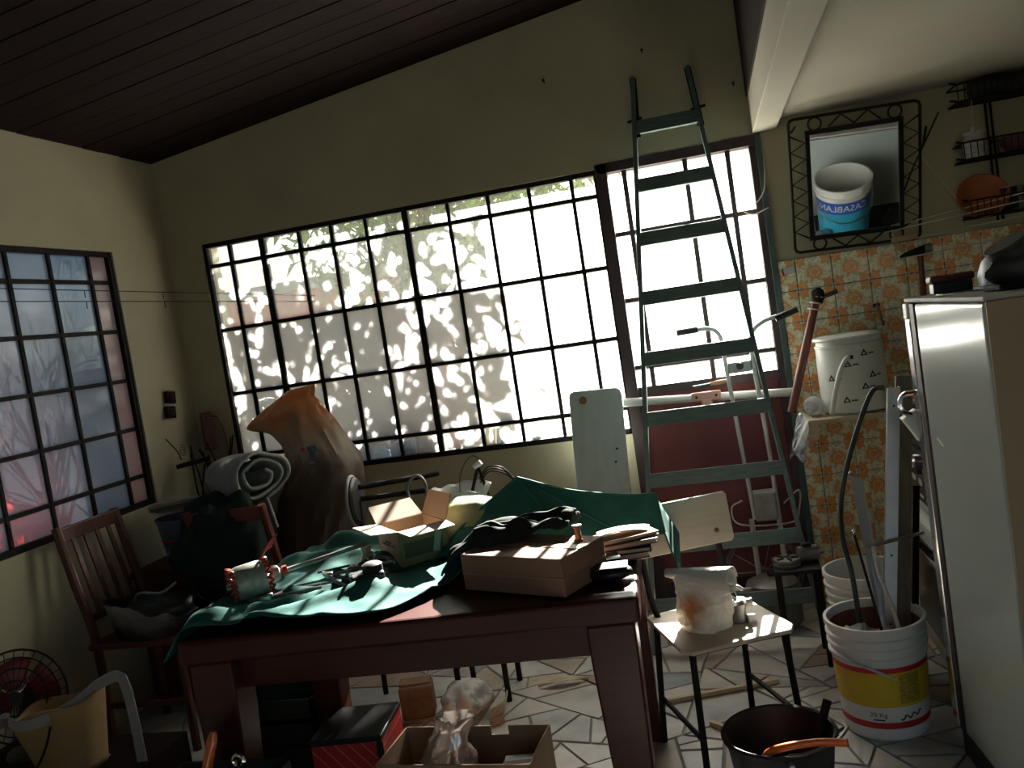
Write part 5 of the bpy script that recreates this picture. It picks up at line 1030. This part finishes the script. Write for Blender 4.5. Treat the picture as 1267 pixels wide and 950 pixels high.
t = thing('wire_bracket', 'dark wire bracket with white tip and looping cables above the basin', 'bracket', (-1.03, 3.42, .77)); B().tube([(-1.06, 3.42, .765), (-1.00, 3.44, .93)], .007, 8).build('arm', 'iron', t); B().tube([(-.965, 3.44, .765), (-1.0, 3.44, .93)], .006, 8).build('arm', 'iron', t); B().tube([(-1.015, 3.44, .925), (-.985, 3.44, .945)], .012, 10).build('tip', 'white_plastic', t, smooth=True)
for k in range(3): B().tube(curve([(-1.0, 3.44, .86 + .01 * k), (-.96, 3.45, .90 + .01 * k), (-.90, 3.46, .885 + .01 * k), (-.86, 3.48, .83), (-.87, 3.46, .79)], 6), .0035, 6).build('cable', 'black_plastic', t, smooth=True)
B().tube(curve([(-1.09, 3.42, .78), (-1.08, 3.44, .90), (-1.04, 3.50, .965), (-.99, 3.5, .93)], 6), .002, 5).build('cable', 'black_plastic', t)
# wall ornaments, red holder and wire stand in the corner
for z, dy, lb in ((1.372, 0, 'upper dark square wall ornament in the corner by the left window'), (1.298, -.02, 'lower dark chipped wall ornament in the corner by the left window')):
    t = thing('wall_ornament', lb, 'ornament', (-2.74, 4.03 + dy, z)); q = B(); q.box((-2.735, 4.03 + dy, z), (.022, .075, .062), rx=-.12); q.build('plaque', 'dark_wood', t, bevel=.006); q = B(); q.box((-2.722, 4.03 + dy, z), (.008, .045, .036), rx=-.12); q.build('relief', 'iron', t, bevel=.004)
t = thing('red_holder', 'dark red plastic holder hung in the room corner', 'holder', (-2.70, 4.17, 1.0)); B().box((-2.66, 4.20, 1.16), (.06, .06, .20), rz=.7).build('body', 'red_brown', t, bevel=.01); B().tube(curve([(-2.63, 4.19, 1.24), (-2.57, 4.18, 1.22), (-2.55, 4.18, 1.10), (-2.56, 4.18, 1.0)], 6), .004, 6).build('cord', 'red_brown', t)
t = thing('wire_stand', 'black wire stand with springs and rods in the corner', 'wire stand', (-2.62, 4.05, .62)); B().bar((-2.72, 3.96, 1.02), (-2.58, 4.04, 1.035), .05, .02).build('tray', 'iron', t)
rw = random.Random(3)
for k in range(9):
    x = -2.70 + rw.uniform(0, .22); y_ = 4.03 + rw.uniform(-.07, .10); B().tube(curve([(x, y_, .62), (x + rw.uniform(-.05, .05), y_, .85), (x + rw.uniform(-.10, .10), y_ + rw.uniform(-.04, .04), 1.03 + rw.uniform(-.03, .10))], 5), .004, 6).build('rod', 'iron', t)
q = B(); q.tube([(-2.69 + .018 * math.cos(a), 3.99, 1.08 + .018 * math.sin(a) + .002 * a) for a in [k * .5 for k in range(30)]], .0025, 5); q.build('spring', 'steel', t)
B().tube(curve([(-2.70, 3.98, 1.05), (-2.71, 3.97, 1.10), (-2.74, 3.94, 1.17)], 5), .003, 5).build('hooked_wire', 'iron', t)
# clothes lines
for z0, z1, lb in ((1.90, 1.775, 'upper thin clothes line stretched from the left wall to the barred window'), (1.855, 1.745, 'lower thin clothes line stretched from the left wall to the barred window')):
    t = thing('clothes_line', lb, 'clothes line', (-2.3, 3.2, z1)); B().tube([(-2.74, 1.0, z0 + .05), (-2.345, 2.6, z0 - .035), (-1.955, 4.25, z1)], .0018, 5).build('cord', 'iron', t)
    for k in (.50, .72): p = Vector((-2.345, 2.6, z0 - .035)).lerp(Vector((-1.955, 4.25, z1)), k - .3); B().tube([p, p - Vector((0, 0, .028))], .0018, 5).build('peg', 'iron', t)
# ---------------------------------------------------------------- foreground left: crate, bag, fan
t = thing('dark_crate', 'dark wooden crate in the lower left corner under the bag', 'crate', (-2.35, 2.45, 0))
for y_ in (2.24, 2.66): 
    for k in range(3): B().b2(-2.70, -1.98, y_ - .008, y_ + .008, .01 + k * .075, .075 + k * .075).build('slat', 'dark_wood', t)
for x in (-2.69, -1.99): B().b2(x - .01, x + .01, 2.232, 2.668, 0, .232).build('end_panel', 'dark_wood', t)
B().b2(-2.70, -1.98, 2.232, 2.668, .225, .238).build('lid', 'dark_wood', t)
mat('tan_canvas', (0.36, 0.23, 0.10), 0.8, var=0.2, scale=10); mat('strap_grey', (0.30, 0.28, 0.28), 0.7, var=0.2, scale=20)
tbag = thing('tote_bucket', 'tan open-topped bag with grey carrying strap in the lower left', 'bag', (-2.26, 2.45, .239))
q = B()
def tb_(u, v):
    a = u * 2 * PI; n_ = 2.8; ca, sa = math.cos(a), math.sin(a); k = (abs(ca) ** n_ + abs(sa) ** n_) ** (-1 / n_)
    rx = .105 + .05 * v; ry = .075 + .03 * v; return Vector((-2.265 - .02 * v + rx * ca * k, 2.45 + ry * sa * k, .24 + .22 * v + .035 * v * ca + .012 * v * math.sin(a * 3)))
q.grid(tb_, 48, 12, True); q.build('wall', 'tan_canvas', tbag, smooth='all', solid=.005); B().b2(-2.36, -2.17, 2.39, 2.51, .24, .246).build('base', 'tan_canvas', tbag)
q = B(); P = curve([(-2.42, 2.37, .44), (-2.33, 2.335, .435), (-2.24, 2.345, .45), (-2.17, 2.40, .475), (-2.12, 2.46, .51), (-2.06, 2.48, .525), (-2.03, 2.47, .49), (-2.005, 2.45, .40), (-1.995, 2.44, .25)], 6)
for p0, p1 in zip(P, P[1:]): q.bar(p0, p1 + (p1 - p0) * .05, .004, .036, (0, 0, 1)) if abs((p1 - p0).normalized().z) < .6 else q.bar(p0, p1 + (p1 - p0) * .05, .036, .004, (0, -1, .2))
q.build('strap', 'strap_grey', tbag); B().tube([(-2.43, 2.372, .425), (-2.42, 2.366, .46)], .016, 10).build('buckle', 'steel', tbag)
B().tube(curve([(-2.225, 2.342, .435), (-2.25, 2.335, .37), (-2.30, 2.338, .30), (-2.345, 2.345, .27)], 6), .004, 6).build('handle_cord', 'iron', tbag, smooth=True); B().sphere((-2.225, 2.34, .437), .009, 10, 8).build('cord_knob', 'cardboard', tbag, smooth='all')
mat('fan_red', (0.22, 0.012, 0.02), 0.4, var=0.3)
t = thing('desk_fan', 'fan with dark red blades and black wire guard at the left edge', 'fan', (-2.52, 2.50, .239))
fc = Vector((-2.50, 2.52, .46)); Mf = Vector((.35, -.9, .15)).to_track_quat('Z', 'Y').to_matrix()
for r in (.06, .10, .135, .16): B().tube([fc + Mf @ Vector((r * math.cos(a), r * math.sin(a), .035 * (1 - (r / .17) ** 2))) for a in [2 * PI * k / 36 for k in range(36)]], .0025 if r < .16 else .004, 5, True).build('guard_ring', 'iron', t)
for k in range(28): a = 2 * PI * k / 28; B().tube([fc + Mf @ Vector((.03 * math.cos(a), .03 * math.sin(a), .036)), fc + Mf @ Vector((.11 * math.cos(a), .11 * math.sin(a), .022)), fc + Mf @ Vector((.162 * math.cos(a), .162 * math.sin(a), 0))], .0015, 4).build('guard_wire', 'iron', t)
for k in range(4):
    a0 = k * PI / 2 + .3; q = B(); q.grid(lambda u, v: fc + Mf @ Vector(((.025 + .105 * v) * math.cos(a0 + (u - .5) * 1.25), (.025 + .105 * v) * math.sin(a0 + (u - .5) * 1.25), -.01 + .03 * (u - .5))), 8, 5); q.build('blade', 'fan_red', t, solid=.002, smooth='all')
B().lathe([(0, -.10), (.045, -.10), (.05, -.03), (.03, .0), (.025, .038), (0, .04)], fc, 20, Mf).build('motor_housing', 'black_plastic', t, smooth=True); B().tube([fc + Mf @ Vector((0, 0, -.06)), (-2.53, 2.57, .26)], .012, 8).build('neck', 'black_plastic', t); B().lathe([(0, 0), (.09, 0), (.085, .015), (0, .02)], (-2.53, 2.57, .239), 24).build('base', 'black_plastic', t, smooth=True)
# ---------------------------------------------------------------- tool box with screwdriver and spanner, lower edge
mat('amber', (0.50, 0.12, 0.02), 0.2, var=0.2, coat=.4)
t = thing('wooden_stool', 'low wooden stool below the bottom edge carrying the tool tray', 'stool', (-1.36, 1.90, 0)); B().b2(-1.54, -1.18, 1.76, 2.04, .265, .285).build('seat', 'chair_wood', t)
for x in (-1.52, -1.20):
    for y_ in (1.78, 2.02): B().b2(x - .018, x + .018, y_ - .018, y_ + .018, 0, .265).build('leg', 'chair_wood', t)
t = thing('tool_tray', 'open grey tool tray at the bottom edge left of the table', 'tool tray', (-1.36, 1.90, .286))
B().b2(-1.52, -1.20, 1.79, 2.01, .286, .298).build('bottom', 'dark_grey', t)
for (x0, x1, y0, y1) in ((-1.52, -1.20, 1.79, 1.80), (-1.52, -1.20, 2.0, 2.01), (-1.52, -1.51, 1.79, 2.01), (-1.21, -1.20, 1.79, 2.01)): B().b2(x0, x1, y0, y1, .286, .46).build('side', 'dark_grey', t)
t = thing('screwdriver', 'screwdriver with amber handle standing up from the tool tray', 'screwdriver', (-1.42, 1.88, .30)); a, c = Vector((-1.425, 1.86, .305)), Vector((-1.335, 1.90, .592)); B().tube([a.lerp(c, k) for k in (.52, .57, .72, .92, .97, 1)], [.008, .012, .0135, .0135, .010, .006], 12).build('handle', 'amber', t, smooth=True); B().tube([a, a.lerp(c, .55)], .004, 8).build('shank', 'steel', t)
t = thing('spanner', 'bright chrome spanner poking out of the tool tray', 'spanner', (-1.30, 1.89, .30)); B().bar((-1.345, 1.90, .305), (-1.285, 1.90, .50), .014, .005, (0, 1, 0)).build('shank', 'chrome', t); B().tube([(-1.281 + .014 * math.cos(x), 1.90, .512 + .014 * math.sin(x)) for x in [k * .45 - .9 for k in range(12)]], .006, 8).build('jaw', 'chrome', t, smooth=True)
# ---------------------------------------------------------------- red striped box and open carton under the table
def stripe_material():
    mt = bpy.data.materials.new('red_stripes'); mt.use_nodes = True; N = mt.node_tree.nodes; L = mt.node_tree.links; p = N['Principled BSDF']; p.inputs['Roughness'].default_value = .45
    tc = N.new('ShaderNodeTexCoord'); mp = N.new('ShaderNodeMapping'); mp.inputs['Rotation'].default_value = (0, .7, 0); L.new(tc.outputs['Object'], mp.inputs[0])
    wv = N.new('ShaderNodeTexWave'); wv.bands_direction = 'X'; wv.inputs['Scale'].default_value = 9; L.new(mp.outputs[0], wv.inputs[0])
    rp = N.new('ShaderNodeValToRGB'); rp.color_ramp.elements[0].position = .965; rp.color_ramp.elements[0].color = (.40, .02, .022, 1); rp.color_ramp.elements[1].position = .99; rp.color_ramp.elements[1].color = (.50, .22, .18, 1)
    L.new(wv.outputs[0], rp.inputs[0]); L.new(rp.outputs[0], p.inputs['Base Color']); MATS['red_stripes'] = mt
stripe_material()
t = thing('red_box', 'red box with fine diagonal stripes and black lid under the table', 'box', (-1.325, 2.615, 0), .10); B().b2(-.14, .10, -.03, .22, 0, .205).build('body', 'red_stripes', t, bevel=.003, local=True); B().b2(-.143, .103, -.033, .223, .205, .225).build('lid', 'black_plastic', t, bevel=.004, local=True); B().b2(-.006 + .09, .106, -.034, -.028, 0, .205).build('corner_band', 'black_plastic', t, local=True)
oc = thing('low_carton', 'low open cardboard box with hand holes in front of the table legs', 'box', (-.93, 2.56, 0), -.06); Wl, Dl, Hl = .50, .25, .20
for (x0, x1, y0, y1, nm) in ((-Wl / 2, Wl / 2, -Dl / 2, -Dl / 2 + .005, 'front_panel'), (-Wl / 2, -Wl / 2 + .005, -Dl / 2, Dl / 2, 'side_panel'), (Wl / 2 - .005, Wl / 2, -Dl / 2, Dl / 2, 'side_panel')): B().b2(x0, x1, y0, y1, 0, Hl).build(nm, 'cardboard', oc, local=True)
q = B()
for (x0, x1, z0, z1) in ((-Wl / 2, .05, 0, Hl), (.05, .11, 0, Hl - .03), (.11, Wl / 2, 0, Hl)): q.b2(x0, x1, Dl / 2 - .005, Dl / 2, z0, z1)
q.build('back_panel', 'cardboard', oc, local=True); B().b2(-Wl / 2, Wl / 2, -Dl / 2, Dl / 2, 0.001, .006).build('bottom', 'cardboard', oc, local=True)
t = thing('white_package', 'small white package inside the low open cardboard box', 'package', (-.75, 2.56, .007), .1); B().b2(-.06, .06, -.05, .05, 0, .13).build('box', 'white_plastic', t, bevel=.004, local=True); B().b2(-.061, .061, -.01, .01, .1305, .1315).build('tape', 'tape', t, local=True)
t = thing('red_white_bag', 'crumpled clear bag with red print standing in the low box', 'bag', (-1.0, 2.55, .007)); q = B(); rings2 = [(.02, 0), (.095, .005), (.10, .08), (.09, .15), (.065, .20), (.05, .25), (.055, .29)]
def rb(u, v):
    tt = v * (len(rings2) - 1); i = min(int(tt), len(rings2) - 2); r = lerp(rings2[i][0], rings2[i + 1][0], tt - i); z = lerp(rings2[i][1], rings2[i + 1][1], tt - i); a = u * 2 * PI; k = 1 + .35 * noise.fractal(Vector((math.cos(a) * 2.4, math.sin(a) * 2.4, v * 7)), 1, 2, 4) - .35 * abs(noise.noise(Vector((math.cos(a) * 3, math.sin(a) * 3, v * 3 + 7))))
    return Vector((-1.0 + r * math.cos(a) * k + .06 * v * v, 2.55 + r * math.sin(a) * k * .8, .008 + z))
thin_glass('film_smoky', (0.62, 0.56, 0.53), 0.5, .2, 30, .2); q.grid(rb, 32, 22, True); q.build('film', 'film_smoky', t, smooth='all', solid=.001)
q = B(); q.sphere((-.985, 2.535, .13), (.05, .045, .06), 18, 12, .3, 4); q.build('red_contents', 'band_red', t, smooth='all')
# rubbish on the floor behind
mat('paper_print', (0.52, 0.50, 0.46), 0.7, var=0.5, scale=18, contrast=(.4, .5)); mat('brown_print', (0.26, 0.14, 0.08), 0.8, var=0.5, scale=16)
t = thing('brown_packet', 'brown printed paper packet on the floor behind the red box', 'packet', (-1.33, 3.22, 0), .2); B().box((0, 0, .066), (.13, .09, .13)).build('bag', 'brown_print', t, bevel=.008, local=True); B().box((0, 0, .137), (.125, .05, .012), rx=.2).build('fold', 'brown_print', t, bevel=.004, local=True)
t = thing('printed_sheet_bag', 'white printed plastic sack crumpled on the floor under the table', 'sack', (-1.13, 3.22, 0), .15); q = B(); q.sphere((0, 0, .055), (.10, .14, .06), 28, 16, .25, 5); q.build('bag', 'paper_print', t, smooth='all', local=True); q = B(); q.tube([(-.03, -.15, .03), (-.05, -.10, .075)], [.028, .03], 14); q.build('tube_end', 'paper_print', t, smooth=True, local=True)
t = thing('cardboard_curl', 'curled strip of yellowish cardboard standing on the floor stones', 'cardboard', (-1.0, 3.16, 0)); q = B(); q.grid(lambda u, v: Vector((-1.01 + .03 * math.sin(u * 2.5) + .02 * v, 3.10 + .16 * u, .005 + .06 * v)), 14, 4); q.build('strip', 'shelf_wood', t, solid=.004, smooth=True); B().box((-.985, 3.11, .012), (.05, .03, .02), rz=.6).build('torn_end', 'tape', t)
q = B(); q.grid(lambda u, v: Vector((-.88 + .20 * u, 3.40 + .05 * (v - .5) * math.sin(u * PI) + .05 * u, .006 + .018 * abs(v - .5) + .012 * math.sin(u * PI))), 14, 6); tag(q.build('dry_leaf', 'shelf_wood', solid=.0015, smooth='all'), 'long dry brown leaf lying on the stones behind the table leg', 'leaf')
# things on the outer window sill
mat('sill_blue', (0.10, 0.22, 0.45), .4, var=.2); mat('sill_orange', (0.62, 0.24, 0.03), .5, var=.2); mat('sill_green', (0.06, 0.10, 0.07), .5, var=.3)
for x, w_, h, mt, nm, lb in ((-1.80, .09, .075, 'sill_blue', 'blue_jar', 'left blue jar standing outside on the window sill'), (-1.66, .10, .085, 'sill_blue', 'blue_carton', 'blue carton outside on the sill beside the left blue jar'), (-1.52, .13, .095, 'sill_orange', 'orange_box', 'orange box outside on the sill under the barred window'), (-1.32, .07, .11, 'sill_green', 'dark_bottle', 'dark squat bottle outside on the sill right of the orange box'), (-1.11, .08, .16, 'sill_green', 'green_bottle', 'tall green bottle outside on the middle of the sill'), (-.91, .10, .09, 'sill_blue', 'blue_pot', 'blue pot outside at the right end of the sill')):
    t = thing(nm, lb, nm.split('_')[1], (x, 4.42, .8665))
    if nm in ('blue_carton', 'orange_box'): B().b2(x - w_ / 2, x + w_ / 2, 4.37, 4.47, .867, .867 + h).build('body', mt, t, bevel=.004); B().b2(x - w_ / 2 - .002, x + w_ / 2 + .002, 4.368, 4.472, .867 + h, .872 + h).build('lid', mt, t)
    else: B().lathe([(0, 0), (w_ / 2, 0), (w_ / 2, h * .6), (w_ * .25, h * .8), (w_ * .22, h), (0, h)], (x, 4.42, .867), 20).build('body', mt, t, smooth=True); B().lathe([(w_ * .26, 0), (w_ * .26, .012), (0, .014)], (x, 4.42, .867 + h), 16).build('cap', 'dark_grey', t, smooth=True)
# ---------------------------------------------------------------- small details on walls and frames
t = thing('string_loop', 'loose white string looped over the right door jamb', 'string', (.27, 4.21, 1.8))
B().tube(curve([(.315, 4.22, 1.98), (.30, 4.205, 1.90), (.26, 4.20, 1.85), (.20, 4.20, 1.83), (.24, 4.20, 1.80), (.31, 4.21, 1.82)], 7), .003, 6).build('cord', 'wire_white', t, smooth=True); B().tube([(.315, 4.22, 1.98), (.32, 4.225, 2.06)], .002, 5).build('end', 'wire_white', t)
for x, z, lb in ((-.62, 2.58, 'small dark nail high on the wall left of the ladder top'), (-.15, 2.62, 'small dark nail on the wall above the ladder'), (.23, 2.39, 'small dark nail on the wall beside the beam')):
    t = thing('wall_nail', lb, 'nail', (x, 4.24, z)); B().tube([(x, 4.25, z), (x, 4.225, z + .006)], .0025, 6).build('shank', 'iron', t); B().lathe([(0, 0), (.006, 0), (0, .002)], (x, 4.225, z + .006), 8, Matrix.Rotation(PI / 2, 3, 'X')).build('head', 'iron', t)
t = thing('dark_cushion', 'black rounded cushion in the bottom left corner of the view', 'cushion', (-2.20, 2.12, 0)); q = B(); q.sphere((-2.22, 2.10, .165), (.16, .11, .165), 24, 14, .10, 5); q.build('pad', 'dark_garment', t, smooth='all'); B().tube(curve([(-2.07, 2.05, .10), (-2.065, 2.06, .20), (-2.10, 2.05, .28)], 5), .006, 6).build('piping', 'strap_grey', t)
t = thing('dark_filler_crate', 'added black plastic crate darkening the floor under the table left side', 'crate', (-1.75, 2.95, 0)); B().b2(-1.92, -1.56, 2.80, 3.10, 0, .02).build('bottom', 'black_plastic', t)  # unseen dark clutter added to keep the floor here black
for (x0, x1, y0, y1) in ((-1.92, -1.56, 2.80, 2.81), (-1.92, -1.56, 3.09, 3.10), (-1.92, -1.91, 2.8, 3.1), (-1.57, -1.56, 2.8, 3.1)):
    for k in range(3): B().b2(x0, x1, y0, y1, .02 + k * .09, .09 + k * .09).build('slat', 'black_plastic', t)
q = B(); q.sphere((-1.74, 2.95, .24), (.16, .13, .09), 24, 12, .3, 11); tag(q.build('dark_filler_rags', 'dark_garment', smooth='all'), 'heap of added dark rags filling the black crate under the table', 'rags')  # added with the crate as dark filler
